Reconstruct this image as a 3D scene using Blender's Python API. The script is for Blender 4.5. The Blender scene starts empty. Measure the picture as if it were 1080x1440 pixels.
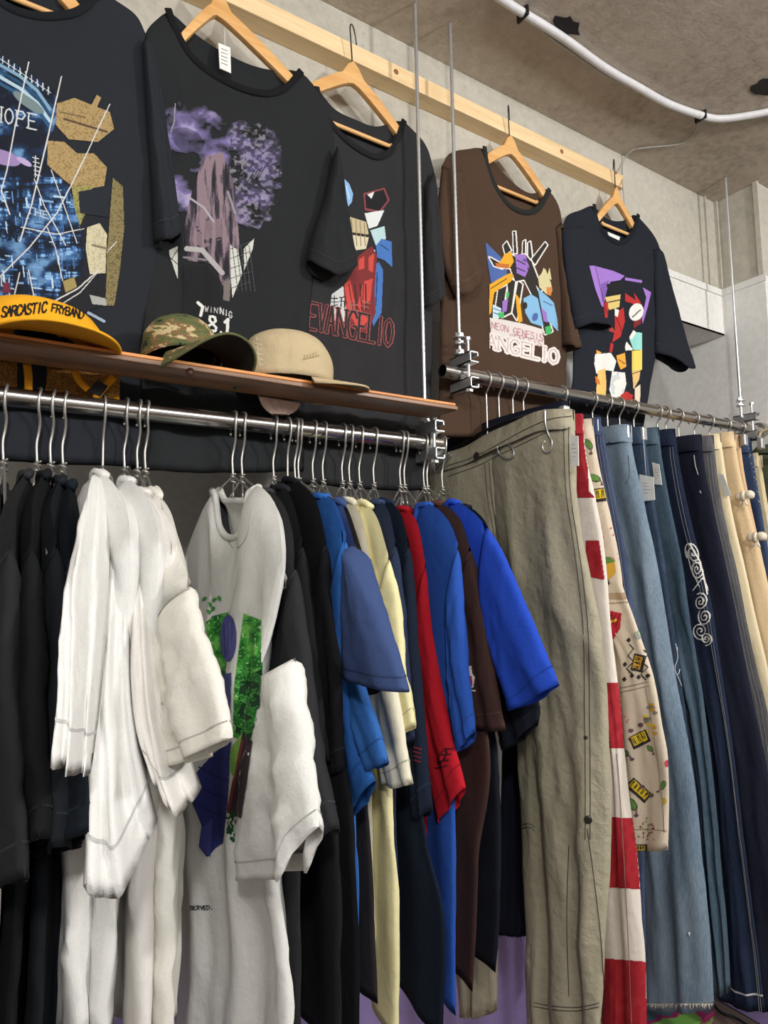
import bpy, bmesh, math, random
import numpy as np
from mathutils import Vector, Matrix
from mathutils.bvhtree import BVHTree

# ---------------------------------------------------------------- camera
SC = bpy.context.scene
COL = SC.collection
EYE = 1.30                      # lens height above the floor
FPX = 900.0                     # focal length for a 1080 px wide frame
YAW, PITCH, ROLL = (math.radians(a) for a in (32.672, 4.905, -1.059))
_f = np.array([math.sin(YAW)*math.cos(PITCH), math.cos(YAW)*math.cos(PITCH), math.sin(PITCH)])
_r = np.array([math.cos(YAW), -math.sin(YAW), 0.0]); _u = np.cross(_r, _f)
_c, _s = math.cos(ROLL), math.sin(ROLL)
CR, CU = _c*_r+_s*_u, -_s*_r+_c*_u
cam_d = bpy.data.cameras.new('camera'); cam = bpy.data.objects.new('camera', cam_d); COL.objects.link(cam)
cam_d.sensor_fit = 'HORIZONTAL'; cam_d.sensor_width = 36.0; cam_d.lens = 36.0*FPX/1080.0
cam_d.clip_start = 0.02; cam_d.clip_end = 60
cam.matrix_world = Matrix(((CR[0], CU[0], -_f[0], 0), (CR[1], CU[1], -_f[1], 0), (CR[2], CU[2], -_f[2], EYE), (0, 0, 0, 1)))
SC.camera = cam
CAM = np.array([0, 0, EYE])

# ---------------------------------------------------------------- world, lights, exposure
w = bpy.data.worlds.new('world'); SC.world = w; w.use_nodes = True
w.node_tree.nodes['Background'].inputs[0].default_value = (.9, .95, 1, 1)
w.node_tree.nodes['Background'].inputs[1].default_value = 0.15
SC.view_settings.view_transform = 'Standard'; SC.view_settings.look = 'None'
SC.view_settings.gamma = 1; SC.view_settings.use_curve_mapping = False
SC.view_settings.exposure = 0.58

def area(name, loc, target, sx, sy, power, col=(1, 1, 1)):
    d = bpy.data.lights.new(name, 'AREA'); d.shape = 'RECTANGLE'; d.size = sx; d.size_y = sy
    d.energy = power; d.color = col
    o = bpy.data.objects.new(name, d); COL.objects.link(o); o.location = loc
    o.rotation_euler = (Vector(target)-Vector(loc)).to_track_quat('-Z', 'Y').to_euler()
    return o
def pendant(name, loc, power, col, r):
    d = bpy.data.lights.new(name, 'POINT'); d.energy = power; d.color = col; d.shadow_soft_size = r
    o = bpy.data.objects.new(name, d); COL.objects.link(o); o.location = loc; return o
pendant('pendant_lamp_right', (1.55, -0.75, 2.12), 46, (1, .985, .965), .07)
pendant('pendant_lamp_left', (-0.35, -0.75, 2.12), 34, (1, .99, .975), .07)
area('overhead_fill', (0.6, -1.5, 2.38), (0.6, 0.3, 0.6), 1.6, .8, 34, (.97, .98, 1))  # unseen area fill, added overhead behind the camera

# ---------------------------------------------------------------- projection helpers (pixels of a 1080 x 1440 frame)
def ray(px, py):
    return CR*(px-540)/FPX + CU*(720-py)/FPX + _f
def onY(px, py, Y):
    d = ray(px, py); return CAM + d*(Y/d[1])
def onX(px, py, X):
    d = ray(px, py); return CAM + d*(X/d[0])
def onZ(px, py, Z):
    d = ray(px, py); return CAM + d*((Z-EYE)/d[2])

RY = 0.95                      # the plane of both rails
ZL, ZR = EYE+.230, EYE+.374    # rail heights
RR = .0136                     # pipe radius
CEIL = EYE+1.115
WALL = 1.042                   # face of the concrete girder
COLX = 1.917                   # side of the column at the far end
BACK = 1.385                   # wall under the girder
GIRD = EYE+.69                 # underside of girder

# ---------------------------------------------------------------- materials
def lin(c):
    return [((x/255)/12.92 if x/255 <= .04045 else ((x/255+.055)/1.055)**2.4) for x in c]
def new_mat(name):
    m = bpy.data.materials.new(name); m.use_nodes = True
    nt = m.node_tree; b = nt.nodes['Principled BSDF']
    return m, nt, b
def nd(nt, typ, **kw):
    n = nt.nodes.new(typ)
    for k, v in kw.items():
        if k.startswith('i_'):
            n.inputs[k[2:].replace('_', ' ')].default_value = v
        else: setattr(n, k, v)
    return n
def ramp(nt, fac, stops):
    r = nt.nodes.new('ShaderNodeValToRGB'); nt.links.new(fac, r.inputs[0])
    e = r.color_ramp.elements
    while len(e) > 1: e.remove(e[0])
    e[0].position = stops[0][0]; e[0].color = (*stops[0][1], 1)
    for p, c in stops[1:]:
        x = e.new(p); x.color = (*c, 1)
    return r.outputs[0]
def coords(nt, scale=(1, 1, 1)):
    t = nt.nodes.new('ShaderNodeTexCoord'); mp = nt.nodes.new('ShaderNodeMapping')
    mp.inputs['Scale'].default_value = scale
    nt.links.new(t.outputs['Object'], mp.inputs[0]); return mp.outputs[0]
def noise(nt, vec, scale, detail=3, rough=.55):
    n = nd(nt, 'ShaderNodeTexNoise', i_Scale=scale, i_Detail=detail, i_Roughness=rough)
    nt.links.new(vec, n.inputs['Vector']); return n.outputs['Fac']
def bump(nt, b, h, strength, dist, prev=None):
    n = nd(nt, 'ShaderNodeBump', i_Strength=strength, i_Distance=dist)
    nt.links.new(h, n.inputs['Height'])
    if prev is not None: nt.links.new(prev, n.inputs['Normal'])
    nt.links.new(n.outputs[0], b.inputs['Normal']); return n.outputs[0]
_mc = {}
def cloth(col, var=.12, rough=.92, wr=.35, weave=700):
    key = ('c', tuple(col), var, rough, wr, weave)
    if key in _mc: return _mc[key]
    m, nt, b = new_mat('cotton_%d_%d_%d' % tuple(int(x) for x in col))
    c = lin(col); v = coords(nt)
    n1 = noise(nt, v, 9, 4); n2 = noise(nt, v, weave, 2)
    mx = nd(nt, 'ShaderNodeMath', operation='ADD'); nt.links.new(n1, mx.inputs[0]); nt.links.new(n2, mx.inputs[1])
    hf = nd(nt, 'ShaderNodeMath', operation='MULTIPLY'); nt.links.new(mx.outputs[0], hf.inputs[0]); hf.inputs[1].default_value = .5
    o = ramp(nt, hf.outputs[0], [(.3, [x*(1-var) for x in c]), (.7, [min(1, x*(1+var)) for x in c])])
    nt.links.new(o, b.inputs['Base Color']); b.inputs['Roughness'].default_value = rough
    b.inputs['Specular IOR Level'].default_value = .2
    p = bump(nt, b, n2, .25, .0006); p = bump(nt, b, noise(nt, v, 62, 3), wr, .004, p); bump(nt, b, noise(nt, coords(nt, (1, 1, .45)), 22, 3, .5), wr*1.0, .0065, p)
    _mc[key] = m; return m
def denim(c1, c2, fade=.5, key=None):
    k = ('d', tuple(c1), tuple(c2), fade)
    if k in _mc: return _mc[k]
    m, nt, b = new_mat('denim_%d_%d_%d' % tuple(c1))
    v = coords(nt, (1, 1, .12)); st = noise(nt, v, 520, 3, .7)
    big = noise(nt, coords(nt, (1, 1, .35)), 7, 4, .6)
    mx = nd(nt, 'ShaderNodeMix'); mx.inputs[0].default_value = fade
    nt.links.new(st, mx.inputs[2]); nt.links.new(big, mx.inputs[3])
    nt.links.new(ramp(nt, mx.outputs[0], [(.36, lin(c1)), (.66, lin(c2))]), b.inputs['Base Color'])
    b.inputs['Roughness'].default_value = .95; b.inputs['Specular IOR Level'].default_value = .15
    p = bump(nt, b, st, .35, .0008); bump(nt, b, noise(nt, coords(nt), 30, 3), .35, .004, p)
    _mc[k] = m; return m
def plain(name, col, rough=.5, metal=0, spec=.5):
    k = ('p', name)
    if k in _mc: return _mc[k]
    m, nt, b = new_mat(name); b.inputs['Roughness'].default_value = rough
    b.inputs['Metallic'].default_value = metal; b.inputs['Specular IOR Level'].default_value = spec
    c = lin(col); n = noise(nt, coords(nt), 60, 3)
    nt.links.new(ramp(nt, n, [(.3, [x*.93 for x in c]), (.7, [min(1, x*1.05) for x in c])]), b.inputs['Base Color'])
    _mc[k] = m; return m
def print_mat():
    if 'print' in _mc: return _mc['print']
    m, nt, b = new_mat('screen_print_ink'); a = nd(nt, 'ShaderNodeVertexColor', layer_name='ink')
    nt.links.new(a.outputs[0], b.inputs['Base Color']); b.inputs['Roughness'].default_value = .75
    b.inputs['Specular IOR Level'].default_value = .25
    bump(nt, b, noise(nt, coords(nt), 600, 2), .2, .0005)
    _mc['print'] = m; return m
def wood(name, c1, c2, axis=0, rough=.5, sc=14, knots=False):
    m, nt, b = new_mat(name)
    s = [1, 1, 1]; s[axis] = .07
    v = coords(nt, s); n = noise(nt, v, sc*3, 5, .6); n2 = noise(nt, v, sc*16, 2)
    mx = nd(nt, 'ShaderNodeMix'); mx.inputs[0].default_value = .3
    nt.links.new(n, mx.inputs[2]); nt.links.new(n2, mx.inputs[3])
    nt.links.new(ramp(nt, mx.outputs[0], [(.35, lin(c1)), (.65, lin(c2))]), b.inputs['Base Color'])
    b.inputs['Roughness'].default_value = rough; bump(nt, b, n2, .15, .001)
    return m
def concrete(name, dark, mid, light, stain=.45, streak=(1, 1, 1)):
    m, nt, b = new_mat(name); v = coords(nt); vs = coords(nt, streak)
    big = noise(nt, vs, 2.6, 6, .62); fine = noise(nt, v, 45, 5, .7); pit = noise(nt, v, 130, 2)
    mx = nd(nt, 'ShaderNodeMix'); mx.inputs[0].default_value = stain
    nt.links.new(big, mx.inputs[2]); nt.links.new(fine, mx.inputs[3])
    base = ramp(nt, mx.outputs[0], [(.30, lin(dark)), (.5, lin(mid)), (.72, lin(light))])
    vo = nd(nt, 'ShaderNodeTexVoronoi', i_Scale=34.0); nt.links.new(v, vo.inputs['Vector'])
    pm = ramp(nt, vo.outputs['Distance'], [(.0, (.25, .25, .25)), (.10, (1, 1, 1))])
    mu = nd(nt, 'ShaderNodeMixRGB', blend_type='MULTIPLY'); mu.inputs[0].default_value = .55
    nt.links.new(base, mu.inputs[1]); nt.links.new(pm, mu.inputs[2])
    nt.links.new(mu.outputs[0], b.inputs['Base Color']); b.inputs['Roughness'].default_value = .9
    b.inputs['Specular IOR Level'].default_value = .2
    p = bump(nt, b, fine, .35, .003); bump(nt, b, pit, .3, .002, p)
    return m

M_STEEL = plain('polished_steel_pipe', (205, 203, 200), .2, 1)
M_ZINC = plain('zinc_plated_steel', (214, 217, 219), .42, .9)
M_WIRE = plain('galvanised_wire', (190, 188, 182), .4, .85)
M_BLKM = plain('black_painted_metal', (28, 28, 30), .4, .3)
M_TAG = plain('white_card', (235, 235, 230), .7)
M_STRING = plain('white_string', (225, 222, 215), .8)
M_HANGW = wood('beech_hanger_wood', (214, 158, 92), (240, 193, 130), 0, .42, 10)
M_BEAM = wood('pine_batten_wood', (226, 190, 138), (250, 224, 178), 0, .6, 8)
M_SHELF = wood('stained_shelf_wood', (92, 64, 44), (150, 108, 74), 0, .4, 10)
M_SHELFT = wood('shelf_edge_wood', (190, 112, 54), (236, 164, 92), 0, .45, 10)

# ---------------------------------------------------------------- object helpers
def mk(name, V, F, mat, parent=None, smooth=True, kind=None):
    me = bpy.data.meshes.new(name)
    me.from_pydata([tuple(map(float, v)) for v in V], [], [tuple(map(int, f)) for f in F])
    if smooth: me.polygons.foreach_set('use_smooth', [True]*len(me.polygons))
    for m_ in (mat if isinstance(mat, (list, tuple)) else [mat]): me.materials.append(m_)
    o = bpy.data.objects.new(name, me); COL.objects.link(o)
    if parent is not None:
        o.parent = parent; o.matrix_parent_inverse = Matrix.Translation(-(Vector(parent.get('_base', (0, 0, 0)))))
    if kind: o['kind'] = kind
    me.update(); return o
def thing(name, label, cat, loc, group=None):
    o = bpy.data.objects.new(name, None); COL.objects.link(o); o.location = [float(x) for x in loc]
    o.empty_display_size = .05
    o['_base'] = [float(x) for x in loc]
    o['label'] = label; o['category'] = cat
    if group: o['group'] = group
    return o
def sub(child, parent):
    # child mesh (world coordinates) under a part which is itself under a thing
    child.parent = parent; child.matrix_parent_inverse = Matrix.Identity(4)
    return child
class MB:
    def __init__(s): s.V = []; s.F = []
    def add(s, V, F):
        n = len(s.V); s.V += [tuple(v) for v in V]; s.F += [tuple(i+n for i in f) for f in F]; return s
    def box(s, c, size, R=None, bev=0):
        bm = bmesh.new(); bmesh.ops.create_cube(bm, size=1)
        for v in bm.verts: v.co = Vector((v.co.x*size[0], v.co.y*size[1], v.co.z*size[2]))
        if bev: bmesh.ops.bevel(bm, geom=bm.edges[:], offset=bev, segments=2, affect='EDGES', profile=.5)
        bm.verts.ensure_lookup_table()
        R = R or Matrix.Identity(3)
        s.add([R @ v.co + Vector(c) for v in bm.verts], [[v.index for v in f.verts] for f in bm.faces]); bm.free(); return s
    def tube(s, pts, r, n=8, closed=False, caps=True, flat=1.0):
        P = [Vector(p) for p in pts]; N = len(P); rs = r if isinstance(r, (list, tuple)) else [r]*N
        V = []; up = None
        for i in range(N):
            a = P[(i-1) % N] if (closed or i > 0) else P[i]; b = P[(i+1) % N] if (closed or i < N-1) else P[i]
            t = (b-a).normalized() if (b-a).length > 1e-9 else Vector((0, 0, 1))
            if up is None:
                up = Vector((0, 0, 1)) if abs(t.z) < .9 else Vector((1, 0, 0))
            up = (up - t*up.dot(t)); up = up.normalized() if up.length > 1e-6 else t.orthogonal().normalized()
            sd = t.cross(up)
            for k in range(n):
                th = 2*math.pi*k/n; V.append(P[i]+(sd*math.cos(th)*flat+up*math.sin(th))*rs[i])
        F = []
        for i in range(N if closed else N-1):
            j = (i+1) % N
            for k in range(n):
                F.append((i*n+k, i*n+(k+1) % n, j*n+(k+1) % n, j*n+k))
        if caps and not closed:
            F.append(tuple(range(n))[::-1]); F.append(tuple((N-1)*n+k for k in range(n)))
        return s.add(V, F)
    def prism(s, poly, ax, ay, o, az, h):
        o = Vector(o); n = len(poly)
        V = [o+Vector(ax)*p[0]+Vector(ay)*p[1] for p in poly]; V += [v+Vector(az)*h for v in V]
        F = [tuple(range(n))[::-1], tuple(range(n, 2*n))] + [(i, (i+1) % n, n+(i+1) % n, n+i) for i in range(n)]
        return s.add(V, F)
    def build(s, name, mat, parent=None, smooth=True, kind=None): return mk(name, s.V, s.F, mat, parent, smooth, kind)
def flat_shade(o, ang=35):
    me = o.data
    try: me.set_sharp_from_angle(angle=math.radians(ang))
    except Exception: pass
    return o
def box(name, lo, hi, mat, parent=None, bev=0, kind=None):
    c = [(a+b)/2 for a, b in zip(lo, hi)]; sz = [abs(b-a) for a, b in zip(lo, hi)]
    return MB().box(c, sz, bev=bev).build(name, mat, parent, False, kind)

# smooth value noise on arrays
def vn(x, y, seed=0):
    x = np.asarray(x, float); y = np.asarray(y, float)
    xi = np.floor(x).astype(np.int64); yi = np.floor(y).astype(np.int64); fx = x-xi; fy = y-yi
    fx = fx*fx*(3-2*fx); fy = fy*fy*(3-2*fy)
    def h(a, b):
        n = (a*374761393 + b*668265263 + seed*974634541) & 0x7fffffff
        n = ((n ^ (n >> 13))*1274126177) & 0x7fffffff
        return ((n ^ (n >> 16)) & 0xffff)/65535.0
    a = h(xi, yi); b = h(xi+1, yi); c = h(xi, yi+1); d = h(xi+1, yi+1)
    return a+(b-a)*fx+(c-a)*fy+(a-b-c+d)*fx*fy
def fbm(x, y, seed=0, o=4):
    s = 0; a = .5; t = 0
    for i in range(o):
        s = s+a*vn(x*2**i, y*2**i, seed+i*17); t += a; a *= .5
    return s/t
def resample(pts, n, smooth=True):
    P = np.array(pts, float)
    if len(P) == 2: t = np.linspace(0, 1, n+1)[:, None]; return P[0]*(1-t)+P[1]*t
    if smooth:
        Q = np.vstack([2*P[0]-P[1], P, 2*P[-1]-P[-2]]); out = []
        for i in range(1, len(Q)-2):
            t = np.linspace(0, 1, 9)[:-1, None]
            p0, p1, p2, p3 = Q[i-1], Q[i], Q[i+1], Q[i+2]
            out.append(.5*(2*p1+(p2-p0)*t+(2*p0-5*p1+4*p2-p3)*t**2+(3*p1-p0-3*p2+p3)*t**3))
        P = np.vstack(out+[P[-1:]])
    d = np.r_[0, np.cumsum(np.linalg.norm(np.diff(P, axis=0), axis=1))]
    s = np.linspace(0, d[-1], n+1)
    return np.stack([np.interp(s, d, P[:, k]) for k in range(P.shape[1])], 1)

# A piece of clothing panel: two sheets of cloth over a four-sided outline, joined along the sides (and top), open at the hem.
def panel(T, B, L, R, nrm, thick, fold=.006, k=3, seed=0, nu=26, nv=40, Tb=None, open_top=False, wav=1.0, lip=.02, edge=.5, hem_t=.75):
    nrm = np.array(nrm, float); nrm /= np.linalg.norm(nrm)
    T_, B_ = resample(T, nu), resample(B, nu); L_, R_ = resample(L, nv), resample(R, nv)
    Tb_ = resample(Tb, nu) if Tb is not None else T_
    u = np.linspace(0, 1, nu+1)[None, :, None]; v = np.linspace(0, 1, nv+1)[:, None, None]
    def coons(Tc):
        c00, c10, c01, c11 = Tc[0], Tc[-1], B_[0], B_[-1]
        Lc = L_+(c00-L_[0])*(1-v[:, 0])+(c01-L_[-1])*v[:, 0]; Rc = R_+(c10-R_[0])*(1-v[:, 0])+(c11-R_[-1])*v[:, 0]
        return (1-v)*Tc[None]+v*B_[None]+(1-u)*Lc[:, None]+u*Rc[:, None]-((1-u)*(1-v)*c00+u*(1-v)*c10+(1-u)*v*c01+u*v*c11)
    U, V = np.broadcast_arrays(u[..., 0], v[..., 0])
    rs = np.random.RandomState(seed)
    ph = rs.rand(4)*6.28
    f = np.sin(2*np.pi*k*(U+.10*np.sin(2.2*V+ph[0])*wav)+ph[1])*.6+np.sin(2*np.pi*k*1.9*(U-.08*V*wav)+ph[2])*.25
    f = f*(.12+.88*np.clip(V*1.15, 0, 1))+(fbm(U*5+seed, V*6, seed)-.5)*1.5*np.clip(V*4, 0, 1)*(1-.3*V)
    rg = 1-np.abs(2*fbm(U*3.5+V*2.2+seed*1.3, V*4.5-U*1.2, seed+40, 3)-1)
    f = f+(rg**5)*.6*np.clip(V*5, 0, 1)
    f = f*fold
    e = np.clip(1-np.abs(2*U-1)**3.2, 0, 1)**edge
    cp = np.ones_like(V) if open_top else np.clip(V/.05, 0, 1)**.5
    th = thick*e*cp*(1-(1-hem_t)*V**3)
    Fp = coons(T_)+nrm*(f+th)[..., None]; Bp = coons(Tb_)+nrm*(f-th)[..., None]
    n1 = (nu+1)*(nv+1); V_ = np.vstack([Fp.reshape(-1, 3), Bp.reshape(-1, 3)]); F_ = []
    W = nu+1
    for i in range(nv):
        for j in range(nu):
            a = i*W+j; F_.append((a, a+1, a+W+1, a+W)); F_.append((n1+a, n1+a+W, n1+a+W+1, n1+a+1))
    # turned-in hem
    if lip:
        upv = (Fp[-1]-Fp[-4]); upv /= np.maximum(np.linalg.norm(upv, axis=1, keepdims=True), 1e-6)
        mid = (Fp[-1]+Bp[-1])/2
        base = len(V_)
        V_ = np.vstack([V_, mid+(Fp[-1]-mid)*.82-upv*.001, mid+(Bp[-1]-mid)*.82-upv*.001, mid+(Fp[-1]-mid)*.8-upv*lip, mid+(Bp[-1]-mid)*.8-upv*lip])
        for j in range(nu):
            a = nv*W+j
            F_.append((a, a+1, base+j+1, base+j)); F_.append((base+j, base+j+1, base+2*W+j+1, base+2*W+j))
            F_.append((n1+a+1, n1+a, base+W+j, base+W+j+1)); F_.append((base+W+j+1, base+W+j, base+3*W+j, base+3*W+j+1))
    return V_, F_, Fp, Bp, nrm

def weld(V, F, dist=2e-5):
    bm = bmesh.new(); vs = [bm.verts.new(v) for v in V]
    for f in F:
        try: bm.faces.new([vs[i] for i in f])
        except ValueError: pass
    bmesh.ops.remove_doubles(bm, verts=bm.verts, dist=dist)
    bmesh.ops.recalc_face_normals(bm, faces=bm.faces[:])
    bm.verts.index_update()
    out = ([v.co.copy() for v in bm.verts], [[v.index for v in f.verts] for f in bm.faces]); bm.free(); return out
def strip(rowA, rowB, off):
    V = [a+off for a in rowA]+[b+off for b in rowB]; n = len(rowA)
    return V, [(i, i+1, n+i+1, n+i) for i in range(n-1)]
def row(G, v):
    i = v*(len(G)-1); a = int(min(i, len(G)-2)); t = i-a
    return G[a]*(1-t)+G[a+1]*t
def darker(c, k=.72): return tuple(int(x*k) for x in c)

class Body:
    """collects the meshes of one garment so that prints, tags and seams can be laid on its surface"""
    def __init__(s): s.V = []; s.F = []; s._b = None
    def add(s, V, F):
        n = len(s.V); s.V += [tuple(v) for v in V]; s.F += [tuple(i+n for i in f) for f in F]; s._b = None
    @property
    def bvh(s):
        if s._b is None: s._b = BVHTree.FromPolygons(s.V, s.F)
        return s._b
    def hit(s, px, py, off=.0012):
        d = Vector(ray(px, py)).normalized()
        loc, n, i, t = s.bvh.ray_cast(Vector(CAM), d)
        if loc is None: return None
        if n.dot(d) > 0: n = -n
        return loc+n*off, n, t
def seam(root, body, px_lines, mat, r=.0007, name='stitching', step=5, dash=False, off=.0006):
    mb = MB()
    for ln in px_lines:
        L = resample([(x, y, 0) for x, y in ln], max(2, int(sum(math.dist(ln[i], ln[i+1]) for i in range(len(ln)-1))/step)))
        cur = []; last = None
        for i, (x, y, _) in enumerate(L):
            h = body.hit(x, y, off)
            if h is None or (last is not None and abs(h[2]-last) > .03) or (dash and i % 3 == 2):
                if len(cur) > 1: mb.tube(cur, r, 5)
                cur = []; last = None
                if h is None: continue
            cur.append(h[0]); last = h[2]
        if len(cur) > 1: mb.tube(cur, r, 5)
    return mb.build(name, mat, root) if mb.V else None

# ---------------------------------------------------------------- flat print painter
class Canvas:
    def __init__(s, x0, y0, x1, y1, step=1.0):
        s.xs = np.arange(x0, x1+.01, step); s.ys = np.arange(y0, y1+.01, step)
        s.X, s.Y = np.meshgrid(s.xs, s.ys); s.rgb = np.zeros(s.X.shape+(3,)); s.m = np.zeros(s.X.shape, bool)
    def inside(s, pts):
        P = np.array(pts, float); c = np.zeros(s.X.shape, bool); j = len(P)-1
        for i in range(len(P)):
            (xi, yi), (xj, yj) = P[i], P[j]
            if yi != yj:
                c ^= ((yi > s.Y) != (yj > s.Y)) & (s.X < (xj-xi)*(s.Y-yi)/(yj-yi)+xi)
            j = i
        return c
    def ellm(s, cx, cy, rx, ry, ang=0):
        a = math.radians(ang); dx, dy = s.X-cx, s.Y-cy
        return ((dx*math.cos(a)+dy*math.sin(a))/rx)**2+((-dx*math.sin(a)+dy*math.cos(a))/ry)**2
    def linem(s, pts, w):
        c = np.zeros(s.X.shape, bool)
        for (x0, y0), (x1, y1) in zip(pts[:-1], pts[1:]):
            d2 = (x1-x0)**2+(y1-y0)**2+1e-9
            t = np.clip(((s.X-x0)*(x1-x0)+(s.Y-y0)*(y1-y0))/d2, 0, 1)
            c |= (s.X-x0-t*(x1-x0))**2+(s.Y-y0-t*(y1-y0))**2 < (w/2)**2
        return c
    def put(s, mask, col, a=1.0):
        col = np.array(lin(col)); al = (np.zeros(s.X.shape)+a)[mask][:, None]
        s.rgb[mask] = s.rgb[mask]*(1-al)+col*al; s.m |= mask
    def poly(s, pts, col): s.put(s.inside(pts), col)
    def line(s, pts, w, col): s.put(s.linem(pts, w), col)
    def ell(s, cx, cy, rx, ry, col, ang=0): s.put(s.ellm(cx, cy, rx, ry, ang) < 1, col)
    def text(s, txt, o, ex, ey, w, col, gap=.25, serif=False, widths=None):
        s.put(s.textm(txt, o, ex, ey, w, gap, serif, widths), col)
    def textm(s, txt, o, ex, ey, w, gap=.25, serif=False, widths=None):
        """o: baseline start, ex: one letter's advance vector, ey: letter-height vector (both in pixels)"""
        m = np.zeros(s.X.shape, bool); x = 0.0
        for i, ch in enumerate(txt):
            wd = widths[i] if widths else 1.0
            for st in GL.get(ch, []):
                pts = [(o[0]+(x+p[0]*wd*(1-gap))*ex[0]+p[1]*ey[0], o[1]+(x+p[0]*wd*(1-gap))*ex[1]+p[1]*ey[1]) for p in st]
                m |= s.linem(pts, w)
                if serif:
                    for p, q in ((st[0], st[1]), (st[-1], st[-2])):
                        if p[1] in (0, 1) and abs(p[1]-q[1]) > .4:
                            e = .2*wd
                            m |= s.linem([(o[0]+(x+(p[0]*wd+k)*(1-gap))*ex[0]+p[1]*ey[0], o[1]+(x+(p[0]*wd+k)*(1-gap))*ex[1]+p[1]*ey[1]) for k in (-e, e)], w*.7)
            x += wd
        return m
GL = {'A': [[(0, 0), (.5, 1), (1, 0)], [(.2, .38), (.8, .38)]], 'C': [[(1, .8), (.75, 1), (.3, 1), (0, .7), (0, .3), (.3, 0), (.75, 0), (1, .2)]],
      'E': [[(0, 0), (0, 1)], [(0, 1), (.9, 1)], [(0, .52), (.7, .52)], [(0, 0), (1, 0)]],
      'G': [[(1, .8), (.7, 1), (.3, 1), (0, .7), (0, .3), (.3, 0), (.8, 0), (1, .2), (1, .45), (.6, .45)]],
      'H': [[(0, 0), (0, 1)], [(1, 0), (1, 1)], [(0, .5), (1, .5)]], 'I': [[(.5, 0), (.5, 1)]],
      'L': [[(0, 1), (0, 0)], [(0, 0), (.9, 0)]], 'N': [[(0, 0), (0, 1)], [(0, 1), (1, 0)], [(1, 0), (1, 1)]],
      'O': [[(.5, 0), (.15, .15), (0, .5), (.15, .85), (.5, 1), (.85, .85), (1, .5), (.85, .15), (.5, 0)]],
      'P': [[(0, 0), (0, 1)], [(0, 1), (.7, 1), (1, .8), (.7, .5), (0, .5)]],
      'R': [[(0, 0), (0, 1)], [(0, 1), (.7, 1), (1, .8), (.7, .5), (0, .5)], [(.5, .5), (1, 0)]],
      'S': [[(1, .85), (.7, 1), (.25, 1), (0, .78), (.25, .55), (.75, .45), (1, .22), (.75, 0), (.25, 0), (0, .15)]],
      'T': [[(.5, 0), (.5, 1)], [(0, 1), (1, 1)]], 'V': [[(0, 1), (.5, 0)], [(.5, 0), (1, 1)]],
      'W': [[(0, 1), (.25, 0), (.5, .7), (.75, 0), (1, 1)]], 'D': [[(0, 0), (0, 1), (.6, 1), (1, .7), (1, .3), (.6, 0), (0, 0)]],
      'F': [[(0, 0), (0, 1)], [(0, 1), (.9, 1)], [(0, .52), (.7, .52)]], 'Y': [[(0, 1), (.5, .5), (1, 1)], [(.5, .5), (.5, 0)]],
      'U': [[(0, 1), (0, .2), (.3, 0), (.7, 0), (1, .2), (1, 1)]], 'M': [[(0, 0), (0, 1), (.5, .3), (1, 1), (1, 0)]],
      'B': [[(0, 0), (0, 1), (.7, 1), (.9, .8), (.7, .53), (0, .53)], [(.7, .53), (1, .27), (.7, 0), (0, 0)]],
      'K': [[(0, 0), (0, 1)], [(1, 1), (0, .45)], [(.3, .6), (1, 0)]],
      '1': [[(.2, .8), (.5, 1), (.5, 0)], [(.2, 0), (.8, 0)]], '7': [[(0, 1), (1, 1), (.5, 0)]],
      '8': [[(.5, .52), (.15, .7), (.2, .95), (.5, 1), (.8, .95), (.85, .7), (.5, .52), (.05, .3), (.1, .05), (.5, 0), (.9, .05), (.95, .3), (.5, .52)]],
      '.': [[(.4, 0), (.6, 0)], [(.4, .08), (.6, .08)]]}
def decal(root, body, cv, name='print', off=.0012, label=None):
    H, W = cv.X.shape; idx = -np.ones((H, W), int); dep = np.zeros((H, W)); V = []; C = []
    need = cv.m.copy()
    need[:-1] |= cv.m[1:]; need[:, :-1] |= cv.m[:, 1:]; need[1:] |= cv.m[:-1]; need[:, 1:] |= cv.m[:, :-1]
    # colour just outside the ink copies its neighbour
    rgb = cv.rgb.copy()
    for ax, sh in ((0, 1), (0, -1), (1, 1), (1, -1)):
        r = np.roll(cv.rgb, sh, ax); mm = np.roll(cv.m, sh, ax) & ~cv.m & (rgb.sum(2) == 0); rgb[mm] = r[mm]
    for i, j in zip(*np.nonzero(need)):
        h = body.hit(cv.X[i, j], cv.Y[i, j], off)
        if h is None: continue
        idx[i, j] = len(V); V.append(h[0]); dep[i, j] = h[2]; C.append(rgb[i, j])
    F = []
    for i, j in zip(*np.nonzero(cv.m[:-1, :-1])):
        q = (idx[i, j], idx[i+1, j], idx[i+1, j+1], idx[i, j+1])
        if min(q) < 0: continue
        dd = (dep[i, j], dep[i+1, j], dep[i+1, j+1], dep[i, j+1])
        if max(dd)-min(dd) > .015: continue
        F.append(q)
    if not F: return None
    o = mk(name, V, F, print_mat(), root)
    at = o.data.color_attributes.new('ink', 'FLOAT_COLOR', 'POINT')
    c = np.ones((len(V), 4)); c[:, :3] = np.array(C); at.data.foreach_set('color', c.ravel())
    if label: o['label'] = label
    return o

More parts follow.
